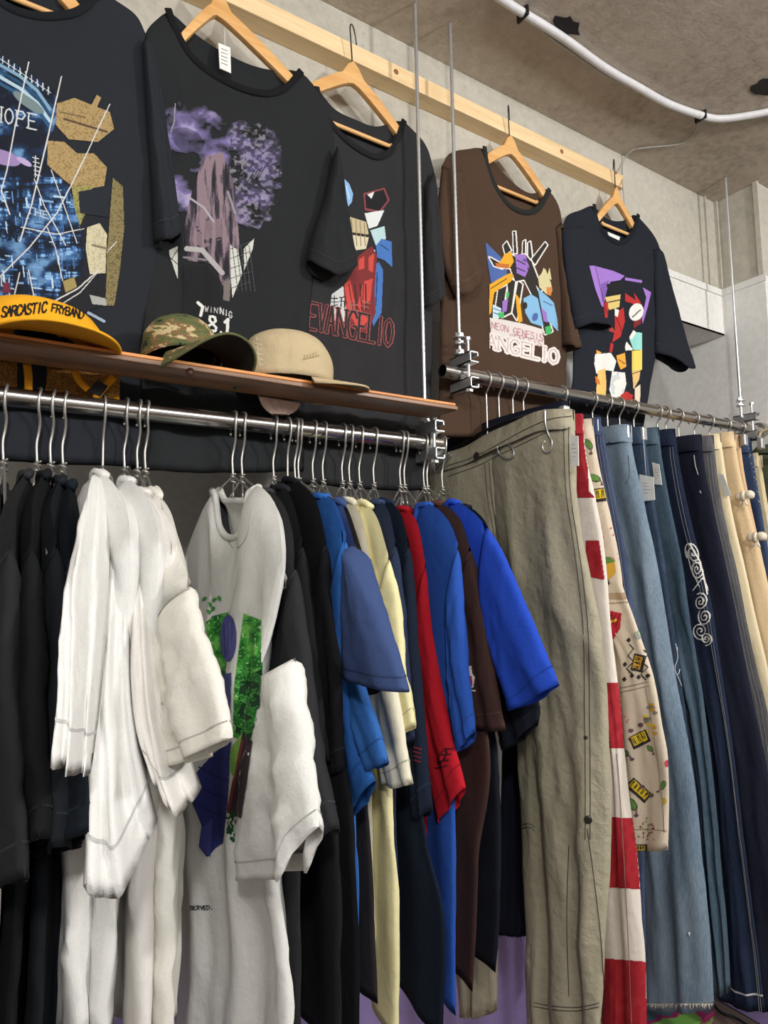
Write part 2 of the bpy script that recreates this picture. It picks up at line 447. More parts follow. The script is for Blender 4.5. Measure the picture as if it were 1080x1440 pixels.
# ================================================================ the setting
M_CEIL = concrete('board_marked_concrete_ceiling', (140, 130, 117), (184, 172, 157), (206, 195, 181), .5, (1, .6, 1))
M_GIRD = concrete('smooth_concrete_girder', (156, 152, 140), (184, 179, 166), (204, 199, 187), .45, (.6, 1, 1))
M_WHITE = plain('white_wall_paint', (222, 221, 217), .75)
M_LAV = plain('lavender_wall_paint', (158, 140, 196), .7)
M_TILE = plain('brown_floor_tile', (126, 104, 92), .45)
M_GROUT = plain('tile_grout', (84, 72, 64), .9)
X0, X1, Y0 = -2.6, 4.2, -3.2
box('floor', (X0, Y0, -.06), (X1, 2.2, -.004), M_GROUT, kind='structure')
fl = bpy.data.objects['floor']
tile_me = None
for i in range(12):
    for j in range(6):
        x, y = .55+i*.20, .35+j*.20
        if x > COLX-.08 and y > .8: continue
        o = MB().box((x, y, -.003), (.194, .194, .012), bev=.002).build('tile', M_TILE, None, False) if tile_me is None else None
        if o is None:
            o = bpy.data.objects.new('tile', tile_me); COL.objects.link(o); o.location = (x-tx0, y-ty0, 0)
        else: tile_me = o.data; tx0, ty0 = x, y
        o.parent = fl
box('ceiling', (X0, Y0, CEIL), (X1, 2.2, CEIL+.2), M_CEIL, kind='structure')
box('wall_girder', (X0, WALL, GIRD), (COLX+.7, 2.2, CEIL-.0005), M_GIRD, kind='structure')
box('wall_column', (COLX, .914, 0), (COLX+.62, 2.2, CEIL-.001), M_GIRD, kind='structure')
box('wall_back', (X0, BACK, 0), (COLX, BACK+.12, GIRD), M_WHITE, kind='structure')
box('wall_front', (X0, Y0-.1, 0), (X1, Y0, CEIL), M_WHITE, kind='structure')
box('wall_left', (X0-.1, Y0, 0), (X0, 2.2, CEIL), M_WHITE, kind='structure')
box('wall_right', (X1, Y0, 0), (X1+.1, 2.2, CEIL), M_WHITE, kind='structure')
box('wall_far', (COLX+.62, 2.1, 0), (X1, 2.2, CEIL), M_WHITE, kind='structure')
# white boarding on the lower girder and column, lavender dado
ZW = EYE+.826
box('trim_1', (X0, WALL-.006, GIRD-.006), (COLX, WALL, ZW), M_WHITE, kind='structure')
box('trim_2', (COLX-.006, .908, .55), (COLX, BACK, ZW), M_WHITE, kind='structure')
box('trim_3', (COLX, .908, .55), (COLX+.62, .914, ZW), M_WHITE, kind='structure')
box('trim_4', (X0, WALL-.006, GIRD-.006), (COLX, BACK, GIRD), M_WHITE, kind='structure')
box('trim_5', (X0, WALL-.010, ZW-.018), (COLX-.01, WALL-.0055, ZW+.002), M_WHITE, kind='structure')
box('trim_6', (COLX-.010, .904, ZW-.018), (COLX-.0055, WALL-.011, ZW+.002), M_WHITE, kind='structure')
box('baseboard_back', (X0, BACK-.012, 0), (COLX, BACK, .62), M_LAV, kind='structure')
box('baseboard_column', (COLX-.012, .9, 0), (COLX, BACK-.013, .55), M_LAV, kind='structure')
box('baseboard_front', (COLX, .9, 0), (COLX+.62, .914, .55), M_LAV, kind='structure')
# form-board ribs on girder and column
mb = MB()
for px in (991, ):
    p = onY(px, 300, WALL); mb.box((p[0], WALL-.002, (CEIL+ZW)/2), (.006, .008, CEIL-ZW))
mb.box((COLX-.002, WALL-.004, (CEIL+ZW)/2), (.012, .012, CEIL-ZW))
mb.box((COLX-.002, .918, (CEIL+ZW)/2), (.008, .014, CEIL-ZW))
mb.build('trim_7', M_GIRD, None, False, 'structure')
mb = MB()
for k in range(5):
    y = .55-.42*k; mb.box((1.0, y, CEIL-.0012), (6.4, .006, .003))
mb.build('trim_8', M_CEIL, None, False, 'structure')
# spalled hole in the ceiling and other pits, their inner shade painted on flat plates
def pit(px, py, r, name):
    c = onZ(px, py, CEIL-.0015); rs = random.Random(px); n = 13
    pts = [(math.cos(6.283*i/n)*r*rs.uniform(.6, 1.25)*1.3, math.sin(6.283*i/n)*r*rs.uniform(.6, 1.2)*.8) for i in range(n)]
    MB().prism(pts, (1, 0, 0), (0, 1, 0), c, (0, 0, 1), .0015).build(name, plain('painted_cavity_shade', (34, 30, 28), .95), None, False, 'structure')
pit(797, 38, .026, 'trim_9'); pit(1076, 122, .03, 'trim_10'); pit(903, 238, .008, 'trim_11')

# conduit along the ceiling
zc = CEIL-.011
cp = [onZ(x, y, zc) for x, y in ((690, -12), (722, 10), (790, 52), (850, 95), (900, 124), (940, 146), (985, 162), (1012, 167), (1050, 163), (1100, 153), (1160, 138))]
t = thing('cable_conduit', 'white plastic cable conduit bending across the rough concrete ceiling', 'conduit', cp[5])
MB().tube(resample(cp, 60), .0085, 12).build('pipe', plain('white_pvc', (214, 213, 214), .45), t)
cp2 = [onZ(x, y, CEIL-.005) for x, y in ((735, 22), (790, 63), (850, 104), (880, 120))]
MB().tube(resample(cp2, 24), .0035, 8).build('cable', plain('grey_cable_sheath', (178, 176, 172), .5), t)
for x, y in ((735, 15), (985, 160)):
    c = onZ(x, y, CEIL-.002); MB().box((c[0], c[1], CEIL-.010), (.007, .03, .021), bev=.002).build('clip', M_BLKM, t, False)
wp = [onZ(985, 166, CEIL-.004), onZ(978, 185, CEIL-.004), onZ(958, 202, CEIL-.004), onZ(915, 207, CEIL-.004), onZ(888, 212, CEIL-.005), onY(876, 230, WALL-.006), onY(876, 262, WALL-.05), onY(880, 300, WALL-.05)]
t = thing('thin_wire', 'thin grey wire hanging from the ceiling conduit to the end of the wooden beam', 'wire', wp[3])
MB().tube(resample(wp, 60), .0016, 6).build('wire', plain('grey_cable_sheath', (178, 176, 172), .5), t)

# pine batten fixed to the girder
zb0, zb1, yb = EYE+.981, EYE+1.017, 1.003
xe = onY(876.7, 250, yb)[0]
t = thing('wooden_beam', 'pale pine batten fixed along the concrete above the hanging graphic tees', 'beam', (.7, 1.02, zb0))
MB().box(((X0+xe)/2+.9, (yb+WALL)/2, (zb0+zb1)/2), (xe-X0-1.8, WALL-yb, zb1-zb0), bev=.0015).build('batten', M_BEAM, t, False)
mb = MB()
for px, py in ((557, 101), (866, 243), (790, 213)):
    c = onY(px, py, yb-.0005); mb.tube([c+np.array((0, .002, 0)), c+np.array((0, -.0006, 0))], .0055 if px < 800 else .004, 12)
mb.build('knot', plain('pine_knot', (158, 104, 56), .6), t)

# ================================================================ rails, rods, brackets, shelf
def pipe(mb, p0, p1, ro, ri, n=28):
    a = Vector(p0); b = Vector(p1); V = []; F = []
    for p in (a, b):
        for r in (ro, ri):
            for k in range(n):
                th = 6.28318*k/n; V.append(p+Vector((0, math.cos(th)*r, math.sin(th)*r)))
    for k in range(n):
        j = (k+1) % n
        F += [(k, j, 2*n+j, 2*n+k), (n+k, 3*n+k, 3*n+j, n+j), (k, n+k, n+j, j), (2*n+k, 2*n+j, 3*n+j, 3*n+k)]
    mb.add(V, F)
xl = onY(618, 624, RY)[0]; xr0 = onY(622, 523, RY)[0]
t = thing('clothes_rail', 'polished steel left clothes rail packed with hanging tees', 'rail', (xl, RY, ZL))
mb = MB(); pipe(mb, (-.75, RY, ZL), (xl, RY, ZL), RR, RR*.88); flat_shade(mb.build('pipe', M_STEEL, t))
t = thing('clothes_rail', 'dark shiny steel right clothes rail full of trousers', 'rail', (xr0, RY, ZR))
mb = MB(); pipe(mb, (xr0, RY, ZR), (COLX-.006, RY, ZR), RR, RR*.88); flat_shade(mb.build('pipe', M_STEEL, t))
mb = MB(); mb.tube([(COLX-.022, RY, ZR), (COLX-.006, RY, ZR)], [.021, .024], 24); flat_shade(mb.build('end_flange', plain('satin_steel', (176, 172, 164), .35, .9), t))
def channel(mb, x, y0, y1, zt, up):
    # C-section running from y0 (near) to y1, opening toward +X
    s = .021; th = .0022
    mb.box((x-s/2+th/2, (y0+y1)/2, zt+up*s/2), (th, y1-y0, s)); mb.box((x, (y0+y1)/2, zt+up*th/2), (s, y1-y0, th)); mb.box((x, (y0+y1)/2, zt+up*(s-th/2)), (s, y1-y0, th))
    mb.box((x+s/2-th/2, (y0+y1)/2, zt+up*(s-.004)), (th, y1-y0, .008))
def nut(mb, x, y, z, r=.0085, h=.006):
    mb.prism([(math.cos(i*1.0472)*r, math.sin(i*1.0472)*r) for i in range(6)], (1, 0, 0), (0, 1, 0), (x, y, z), (0, 0, 1), h)
def bracket(xrod, xbolt, zr, label, ybolt=.925):
    t = thing('pipe_bracket', label, 'bracket', (xrod, RY, zr))
    for up, nm in ((1, 'upper_channel'), (-1, 'lower_channel')):
        mb = MB(); channel(mb, xbolt+.004, .912, .975, zr+up*(RR+.001), up); mb.build(nm, M_ZINC, t, False)
    mb = MB(); mb.tube([(xbolt, ybolt, zr-.037), (xbolt, ybolt, zr+.062)], .0032, 10); mb.tube([(xbolt, ybolt, zr+.060), (xbolt, ybolt, zr+.066)], .0062, 6); nut(mb, xbolt, ybolt, zr-.042, .0075)
    flat_shade(mb.build('bolt', M_ZINC, t)); return t
def rod(px, zlow, label, nuts, pyr):
    x = onY(px, pyr, RY)[0]; t = thing('threaded_rod', label, 'rod', (x, RY, CEIL))
    mb = MB(); n = int((CEIL-zlow)/.006); pts = [(x, RY, CEIL-(CEIL-zlow)*i/n) for i in range(n+1)]
    mb.tube(pts, [.0036+(.0004 if i % 2 else 0) for i in range(n+1)], 10); mb.build('shaft', M_ZINC, t)
    for z, h in nuts:
        m2 = MB(); nut(m2, x, RY, z, .009, h); m2.build('nut', M_ZINC, t, False)
        m2 = MB(); m2.tube([(x, RY, z-.0015), (x, RY, z)], .0125, 18); flat_shade(m2.build('washer', M_ZINC, t))
    return x
zt, zu = ZL+RR, ZR+RR
x1 = rod(593, zt+.012, 'leftmost galvanised threaded rod dropping through the shelf end to the left rail', [(zt+.026, .006)], 400)
bracket(x1+.002, onY(610, 600, .925)[0], ZL, 'zinc pipe clamp bracket under the right end of the shelf', )
x2 = rod(640.5, zu+.012, 'galvanised threaded rod holding the open near end of the right rail', [(zu+.060, .008), (zu+.046, .006), (zu+.026, .008)], 300)
bracket(x2, onY(659, 520, .925)[0], ZR, 'zinc pipe clamp bracket at the open near end of the right rail')
x3 = rod(1031, zu+.012, 'galvanised threaded rod at the far end of the right rail beside the white column', [(zu+.062, .008), (zu+.048, .006)], 415)
bracket(x3, onY(1058, 590, .925)[0], ZR, 'zinc pipe clamp bracket at the far end by the white column')

ys0, ys1 = .858, .934
zs = EYE+.2755
xs1 = onY(644, 568, ys0)[0]
t = thing('wooden_shelf', 'narrow varnished wooden shelf above the left rail holding three caps', 'shelf', (xs1, .9, zs))
MB().box(((xs1-.75)/2, (ys0+ys1)/2, zs), (xs1+.75, ys1-ys0, .0070), bev=.0012).build('board', M_SHELF, t, False)
MB().box(((xs1-.004-.75)/2, (ys0+.001+ys1)/2, zs+.0062), (xs1-.004+.75, ys1-ys0-.001, .0050), bev=.0013).build('board', M_SHELFT, t, False)
xa = onY(515, 552, ys0)[0]; xb = onY(584, 562, ys0)[0]; m_ = wood('pale_strip_wood', (214, 150, 80), (240, 190, 120), 0, .5, 10)
for a, b in ((xa, xb-.003), (xb+.003, xs1-.006)):
    MB().box(((a+b)/2, (ys0+ys1)/2+.006, zs+.0107), (b-a, ys1-ys0-.02, .004), bev=.001).build('strip', m_, t, False)
mb = MB(); c = onY(268, 523, ys0-.0005); mb.tube([c, c+np.array((0, .002, 0))], .006, 12); mb.build('knot', plain('dark_wood_knot', (62, 34, 22), .5), t)
zs_top = zs+.0087

# ================================================================ tees on the left rail
NX = np.array((-1.0, 0, 0))
def hook_x(px): return onY(px, 556.5+px*.11, RY)[0]
def conv(p, X):
    """(px,py) on the plane of the garment, (px,py,a) at a distance a in front of the rail, ('w',a,b) in garment units"""
    if p[0] == 'p': return p[1]
    if p[0] == 'w': return np.array((X+(p[3] if len(p) > 3 else 0), RY-p[1], ZL+p[2]))
    if len(p) == 3: return onY(p[0], p[1], RY-p[2])
    return onX(p[0], p[1], X)
def wire_hanger(X, label, Nn, Nf, Sn, Sf, zr=ZL, tw=0, vinyl=None):
    t = thing('wire_hanger', label, 'hanger', (X, RY, zr+RR), 'wire hangers on the left rail')
    m = vinyl or M_WIRE
    rw = .0019; kx = .0016 if tw else 0
    pts = [(.012, -.020), (.0165, -.008), (.0165, .003), (.0115, .0115), (0, RR+.0022), (-.0115, .0115), (-.0160, 0), (-.0135, -.016), (-.006, -.030), (-.001, -.044), (0, -.060), (0, -.086)]
    P = [(X+kx*math.sin(i*1.7), RY+a, zr+b) for i, (a, b) in enumerate(pts)]
    MB().tube(resample(P, 40), rw, 8).build('hook', m, t)
    zn = zr-.086
    mb = MB()
    if tw:   # wire wound round the neck
        hel = [(X+math.cos(q*.9)*.0042, RY+math.sin(q*.9)*.0042, zn+.004-.0011*q) for q in range(16)]
        mb.tube(hel, .0015, 6); mb.tube([(X, RY, zn-.01), (X-.004, RY-.012, zn-.028), (X-.005, RY-.014, zn-.034)], .0015, 6)
        mb.build('neck_twist', m, t)
    n = np.array((X, RY, zn))
    a = np.array(Sn)+np.array((0, .03, -.012)); b = np.array(Sf)+np.array((0, -.03, -.012))
    a[1] = max(a[1], RY-.2); b[1] = min(b[1], RY+.2)
    a[0] = b[0] = X
    N1 = np.array(Nn)*1.0; N1[2] -= .006; N2 = np.array(Nf)*1.0; N2[2] -= .006; N1[0] = N2[0] = X
    MB().tube([n, N1, a, a+np.array((0, .004, -.012)), b+np.array((0, -.004, -.012)), b, N2, n], rw*.9, 6).build('frame', m, t)
    return t

GX = lambda: None
WH = []
def rail_tee(hook, col, label, edge=None, si=2, H2=None, A=None, side=None, hem=None, sl=None, T=.012, fold=.006, k=3, seed=0,
             hook_label=None, far=None, tw=1, sleeve_thick=.014, var=.12, Nd=0.0, sleeve_nrm=None, hemz=-.84, sdx=0, dx=0):
    X = hook_x(hook)+dx
    c = lambda p: conv(p, X)
    mat = cloth(col, var); dk = cloth(darker(col, .8 if sum(col) > 200 else 1.35), var)
    E_ = [c(p) for p in (edge or [('w', .07, -.112), ('w', .14, -.135), ('w', .21, -.185), ('w', .25, -.27), ('w', .285, -.43)])]
    if sdx:
        for q in range(si, len(E_)): E_[q] = conv(edge[q], X+sdx*min(1, (q-si+1)/2))
        if H2 and len(H2) == 2: H2 = ('p', conv(H2, X+sdx))
        if A and len(A) == 2: A = ('p', conv(A, X+sdx*.6))
    N, S, H1 = E_[0], E_[si], E_[-1]
    A_ = c(A) if A else S+np.array((0, .02, -.19))
    H2_ = c(H2) if H2 else H1+np.array((0, .095, -.035))
    side_ = [c(p) for p in side] if side else [np.array((X, RY-.20, ZL-.55)), np.array((X, RY-.205, ZL+hemz))]
    an = RY-N[1]; a_s = max(.16, min(RY-S[1], .24))
    fN = c(far[0]) if far else np.array((X, RY+max(.05, an), max(N[2], ZL-.13)-.004))
    fS = c(far[1]) if far else np.array((X, RY+a_s, S[2]+.0))
    fA = c(far[2]) if far else fS+np.array((0, -.02, -.19))
    fside = [c(p) for p in far[3]] if far and len(far) > 3 else [np.array((X, RY+.19, ZL-.55)), np.array((X, RY+.2, ZL+hemz))]
    root = thing('tee_shirt', label, 'tee', (X, RY, N[2]), 'tees on the left rail')
    body = Body()
    # torso
    nm = np.array((X, RY, N[2]))
    dip = lambda d: [fS, fS*.5+fN*.5+np.array((0, 0, .006)), fN, fN*.6+nm*.4-np.array((0, 0, d*.75)), (fN+N)/2-np.array((0, 0, d)), N*.6+fN*.4*0+nm*.4-np.array((0, 0, d*.75)), N]+[e for e in E_[1:si+1]]
    Tf, Tb = dip(.075), dip(.018)
    L = [fS, fA]+fside; R = [S, A_]+side_
    hemL = [fside[-1], (fside[-1]*.67+side_[-1]*.33)+np.array((-.006, 0, -.004)), (fside[-1]*.33+side_[-1]*.67)+np.array((.006, 0, -.004)), side_[-1]]
    V, F, Fp, Bp, n = panel(Tf, hemL, L, R, NX, T, fold, k, seed, 34, 46, Tb=Tb)
    V, F = weld(V, F); mk('torso', V, F, mat, root); body.add(V, F)
    # neckline rib
    q = [p for p in resample(Tf, 34)]; q2 = [p for p in resample(Tb, 34)]
    i0 = int(np.argmin([np.linalg.norm(p-fN) for p in q])); i1 = int(np.argmin([np.linalg.norm(p-N) for p in q]))
    if i1-i0 >= 3:
        loop = [p+NX*.004 for p in q[i0:i1+1]]+[p-NX*.004 for p in q2[i0:i1+1]][::-1]
        MB().tube(resample(loop+[loop[0]], 60)[:-1], .0055, 8, closed=True).build('collar', dk if sum(col) < 200 else mat, root)
    # sleeves: (outer edge, inner edge) near, then a plain far one
    if sl:
        c_ = lambda p: conv(p, X+sdx)
        Ls = [c_(p) for p in sl[0]]; Rs = [c_(p) for p in sl[1]]; hm = [c_(p) for p in sl[2]] if len(sl) > 2 else [(Ls[-1]*.5+Rs[-1]*.5)-np.array((0, 0, .008))]
        top = [Ls[0], Rs[0]]; bot = [Ls[-1]]+hm+[Rs[-1]]
    else:
        Ls = [A_*.96+np.array((X, RY, A_[2]))*.04, H2_]; Rs = E_[si:]
        top = [A_, A_*.5+S*.5+np.array((0, .012, 0)), S]; bot = [H2_, (H2_+H1)/2-np.array((0, 0, .006)), H1]
    V, F, Fp, Bp, n = panel(top, bot, Ls, Rs, sleeve_nrm if sleeve_nrm is not None else NX, sleeve_thick, fold*.9, 2, seed+5, 18, 30, hem_t=.75, wav=1.6, edge=.6)
    Vw, Fw = weld(V, F); slo = mk('sleeve', Vw, Fw, mat, root); body.add(Vw, Fw)
    sm = cloth(darker(col, .84) if sum(col) > 200 else tuple(x+14 for x in col), .05)
    v_, f_ = strip(row(Fp, .90), row(Fp, .908), n*.0009); v2, f2 = strip(row(Bp, .90), row(Bp, .908), -n*.0009)
    m2 = MB(); m2.add(v_, f_).add(v2, f2); m2.build('hem_stitching', sm, slo)
    if not sl:
        v_, f_ = strip(row(Fp, .03), row(Fp, .045), n*.0012); mk('armhole_seam', v_, f_, sm, slo)
    fH1 = fS+np.array((0, .055, -.24)); fH2 = fA+np.array((0, .02, -.10))
    V, F, _, _, _ = panel([fS, fA], [fH1, fH2], [fS, fS*.5+fH1*.5+np.array((0, .012, 0)), fH1], [fA, fH2], NX, .012, fold*.6, 2, seed+9, 12, 16)
    V, F = weld(V, F); mk('sleeve', V, F, mat, root); body.add(V, F)
    wire_hanger(X, 'galvanised wire hanger carrying the '+(hook_label or label), N, fN, S, fS, tw=tw)
    return root, body, mat

CH = (33, 34, 36); BK = (17, 19, 21); NV = (17, 23, 31); WT = (220, 220, 217)
w_ = lambda *a: ('w',)+a
rail_tee(8, CH, 'charcoal tee at the left picture edge, first on the left rail', [(37, 664, .06), (14, 700, .14), (15, 760, .21), (18, 900, .25), (26, 1060, .28), (32, 1236, .30)], 2, H2=(-12, 1240, .2), side=[w_(.2, -.5, -.02), w_(.2, -.86, -.03)], seed=1, T=.013, hook_label='charcoal tee at the left picture edge')
rail_tee(55, BK, 'black tee between the edge charcoal tee and the dark navy tees', [(62, 664, .06), (46, 700, .14), (44, 760, .20), (50, 900, .26), (52, 1000, .28), (56, 1180, .30)], 2, side=[w_(.2, -.5, -.02), w_(.2, -.86, -.03)], seed=2, T=.013, hook_label='black tee left of the two dark navy ones')
rail_tee(74, (20, 24, 29), 'blue-black tee squeezed just left of the dark navy tee', [(84, 672, .05), (72, 705, .13), (78, 760, .19), (88, 860, .24), (84, 1000, .27), (86, 1190, .29)], 2, side=[w_(.2, -.5, -.01), w_(.2, -.86, -.02)], seed=3, T=.013, hook_label='blue-black tee')
rail_tee(91, NV, 'dark navy tee with curled sleeve directly left of the white tees', [(98, 678, .06), (96, 720, .14), (98, 790, .20), (102, 900, .24), (108, 1040, .27), (122, 1172, .30)], 2, H2=(56, 1204, .13), side=[w_(.15, -.5, -.012), w_(.14, -.86, -.02)], seed=4, T=.013, sleeve_thick=.02, hook_label='dark navy tee beside the white tees')
# the four white tees
rail_tee(146, WT, 'first white tee on the left rail, its narrow sleeve hanging against the black tees',
         [(138, 664, .07), w_(.14, -.14), w_(.2, -.19), w_(.25, -.3)], 2, side=[(140, 850, .17), (118, 1000, .19), (108, 1200, .2), (103, 1465, .2)], T=.026, fold=.012, k=3, seed=11,
         sl=([(131, 664, .08), (110, 740, .20), (93, 815, .26), (86, 900, .30), (82, 1010, .335), (76, 1074, .35)], [(150, 672, .07), (154, 760, .16), (152, 850, .21), (144, 950, .25), (136, 1030, .28), (130, 1084, .30)], [(98, 1080, .34)]),
         sleeve_nrm=(-.35, -1, 0), sleeve_thick=.016, hook_label='first white tee', tw=0, Nd=0)
rail_tee(177, WT, 'second white tee on the left rail with the longest drooping pointed sleeve',
         [(176, 674, .07), w_(.14, -.14), w_(.2, -.19), w_(.25, -.3)], 2, side=[(170, 850, .17), (160, 1000, .19), (150, 1200, .2), (150, 1465, .2)], T=.024, fold=.013, k=3, seed=12,
         sl=([(167, 680, .06), (158, 740, .12), (146, 830, .17), (133, 930, .21), (126, 1030, .25), (122, 1130, .28), (118, 1240, .30)], [(184, 674, .06), (186, 760, .13), (183, 860, .17), (186, 960, .20), (196, 1040, .23), (208, 1095, .25), (222, 1148, .25)], [(135, 1250, .3), (158, 1254, .29), (175, 1240, .28), (200, 1195, .26)]),
         sleeve_nrm=(-.25, -1, 0), sleeve_thick=.02, hook_label='second white tee with the longest sleeve')
rail_tee(195, (222, 219, 214), 'third white tee, mostly hidden behind the cream-white sleeve',
         [(197, 690, .06), w_(.13, -.15), w_(.19, -.2), w_(.24, -.3)], 2, side=[w_(.19, -.4), (212, 1200, .2), (212, 1465, .2)], T=.024, fold=.011, k=3, seed=13,
         sl=([(190, 690, .06), (190, 760, .12), (187, 850, .17), (184, 930, .20), (190, 1020, .24), (214, 1096, .27)], [(206, 684, .06), (216, 780, .12), (224, 880, .16), (240, 980, .2), (264, 1050, .22), (284, 1106, .22)], [(236, 1124, .27), (256, 1136, .26), (272, 1120, .24)]),
         sleeve_nrm=(-.35, -1, 0), sleeve_thick=.018, hook_label='mostly hidden third white tee')
rail_tee(206, (222, 220, 211), 'fourth white tee, creamy, with a wide square-cut sleeve flaring right',
         [(215, 688), (232, 724), (268, 820), (286, 885), (300, 930), (314, 990), (327, 1038)], 2, A=(216, 905, .15), H2=(226, 1080, .2), side=[(240, 1150, .19), (252, 1300, .2), (246, 1465, .2)], T=.024, fold=.011, k=3, seed=14, sleeve_thick=.017,
         hook_label='creamy white tee with the wide flaring sleeve')
# white graphic tee
r, bd, _m = rail_tee(328, (224, 224, 220), 'white tee facing out with a green foliage and indigo print',
         [(356, 687), (372, 688), (390, 718), (398, 800), (408, 870), (414, 925)], 3, A=(366, 990), H2=(332, 1226), side=[(372, 1060, .20), (395, 1240, .20), (415, 1330, .2), (420, 1465, .21)],
         far=((303, 689), (263, 772), (276, 900), [(254, 1100, -.10), (256, 1300, -.1), (250, 1465, -.1)]), T=.017, fold=.010, k=3, seed=15, hook_label='white tee with the green and indigo print',
         sl=([(366, 952), (360, 1020), (350, 1090), (340, 1160), (331, 1226)], [(414, 925), (426, 985), (440, 1070), (452, 1162)], [(352, 1232), (395, 1232), (426, 1229), (431, 1196)]), sleeve_thick=.024, sdx=-.035)
TEE_E = (r, bd)
rail_tee(341, (40, 41, 43), 'faded charcoal tee immediately behind the white graphic tee', [(372, 690), (403, 718), (415, 790), (428, 880), (441, 980), (455, 1080), (473, 1166)], 2, H2=(448, 1173), seed=21, T=.010, hook_label='faded charcoal tee behind the white graphic tee', fold=.005)
rail_tee(385, (26, 27, 30), 'thin black tee between the charcoal tee and the plain black tee', [(392, 684), (410, 700), (425, 760), (438, 860), (449, 960), (459, 1066)], 2, H2=(440, 1074), seed=22, T=.010, hook_label='thin black tee after the charcoal one', fold=.005)
rail_tee(404, (19, 20, 24), 'deep black tee directly left of the mid blue tees', [(404, 674), (440, 696), (458, 757), (470, 870), (480, 960), (485, 1084)], 2, H2=(458, 1080), seed=23, T=.010, hook_label='deep black tee left of the blue tees', fold=.005, tw=0)
rail_tee(415, (38, 88, 158), 'mid blue tee right after the black tees', [(446, 698), (468, 712), (482, 752), (486, 830), (490, 930), (510, 1050), (528, 1098)], 2, H2=(480, 1160), seed=24, T=.009, hook_label='first mid blue tee', fold=.004, side=[(490, 1180), (476, 1465)])
rail_tee(420, (48, 98, 168), 'second mid blue tee with its sleeve below the slate navy sleeve', [(455, 698), (474, 712), (487, 752), (490, 830), (500, 930), (528, 1010), (547, 1072)], 2, H2=(503, 1080), seed=25, T=.009, hook_label='second mid blue tee', fold=.004, side=[(500, 1180), (503, 1465)])
rail_tee(440, (60, 78, 122), 'slate navy tee with a stiff triangular sleeve pointing right', [(476, 702), (488, 728), (502, 778), (530, 842), (552, 906), (574, 974)], 2, A=(486, 880), sdx=-.045, sl=([(494, 766), (489, 850), (481, 950)], [(504, 780), (532, 848), (574, 974)], [(528, 964)]), seed=26, T=.008, sleeve_thick=.02, hook_label='slate navy tee with the triangular sleeve', fold=.003, side=[w_(.1, -.5), w_(.1, -.82)])
rail_tee(454, (46, 42, 42), 'brownish black tee between the slate navy and the cream tees', [(469, 702), (487, 712), (505, 762), (520, 805), (534, 870), (545, 960)], 2, seed=27, T=.008, hook_label='brownish black tee', fold=.004, side=[(520, 1150), (532, 1412)])
rail_tee(481, (226, 220, 196), 'cream tee left of the pale yellow one', [(488, 702), (506, 722), (522, 790), (538, 870), (556, 960), (581, 1102)], 2, H2=(541, 1100), seed=28, T=.009, hook_label='cream tee', fold=.004, side=[w_(.08, -.5), w_(.08, -.80)])
rail_tee(491, (232, 224, 172), 'pale yellow tee with a long front and crumpled sleeve', [(508, 706), (529, 726), (546, 780), (561, 850), (570, 930), (582, 1021)], 2, H2=(539, 1038), seed=29, T=.011, hook_label='pale yellow tee', fold=.007, side=[(555, 1150), (563, 1300), (560, 1465)])
rail_tee(505, (38, 48, 72), 'slate blue tee squeezed between the yellow and dark navy tees', [(527, 706), (545, 716), (556, 760), (566, 830), (574, 930), (582, 1040)], 2, seed=30, T=.008, hook_label='slate blue tee', fold=.004, side=[w_(.1, -.5), w_(.1, -.82)])
r, bd, _m = rail_tee(525, (20, 30, 46), 'dark navy tee touching the left side of the red tee', [(536, 705), (560, 716), (575, 760), (583, 850), (590, 950), (598, 1050), (606, 1140)], 2, H2=(584, 1148), seed=31, T=.009, hook_label='dark navy tee beside the red tee', fold=.004, side=[(600, 1180), (625, 1300), (622, 1465)])
TEE_N = (r, bd)
r, bd, _m = rail_tee(562, (176, 26, 40), 'bright red tee with a dark logo on its sleeve', [(564, 714), (585, 731), (598, 790), (606, 870), (620, 960), (637, 1040), (654, 1108)], 2, H2=(616, 1158), seed=32, T=.009, hook_label='bright red tee', fold=.004, side=[w_(.06, -.5), w_(.05, -.84)])
TEE_R = (r, bd)
rail_tee(568, (42, 84, 172), 'cobalt blue tee between the red and the brown tees', [(591, 711), (612, 713), (632, 734), (644, 765), (650, 850), (658, 940), (669, 1030)], 3, H2=(640, 1058), seed=33, T=.009, hook_label='cobalt blue tee between red and brown', fold=.004, side=[(640, 1150), (643, 1428)])
r, bd, _m = rail_tee(595, (66, 46, 42), 'chocolate brown tee with a small white and red figure on the sleeve', [(613, 706), (645, 727), (660, 768), (676, 815), (690, 890), (700, 960), (713, 1028)], 2, A=(655, 880), H2=(651, 1010), seed=34, T=.009, hook_label='chocolate brown tee', fold=.004, side=[(690, 1060), (676, 1200), (665, 1395)])
TEE_B = (r, bd)
rail_tee(600, (36, 74, 186), 'royal blue tee with the widest open sleeve, last bright tee on the left rail', [(633, 706), (660, 716), (682, 737), (708, 775), (740, 850), (762, 905), (786, 962)], 2, A=(690, 900), H2=(714, 1000), seed=35, T=.009, sleeve_thick=.016, hook_label='royal blue tee', fold=.004, side=[w_(.04, -.5), w_(.03, -.80)])
rail_tee(603, (22, 26, 36), 'black-navy tee peeking out below the royal blue sleeve', [(650, 712), (680, 730), (700, 780), (720, 860), (740, 920), (757, 990), (756, 1016)], 2, A=(690, 960), H2=(706, 1056), seed=36, T=.009, hook_label='black-navy tee under the royal blue one', fold=.004, side=[(703, 1080), (704, 1250), (697, 1368)], dx=.03)

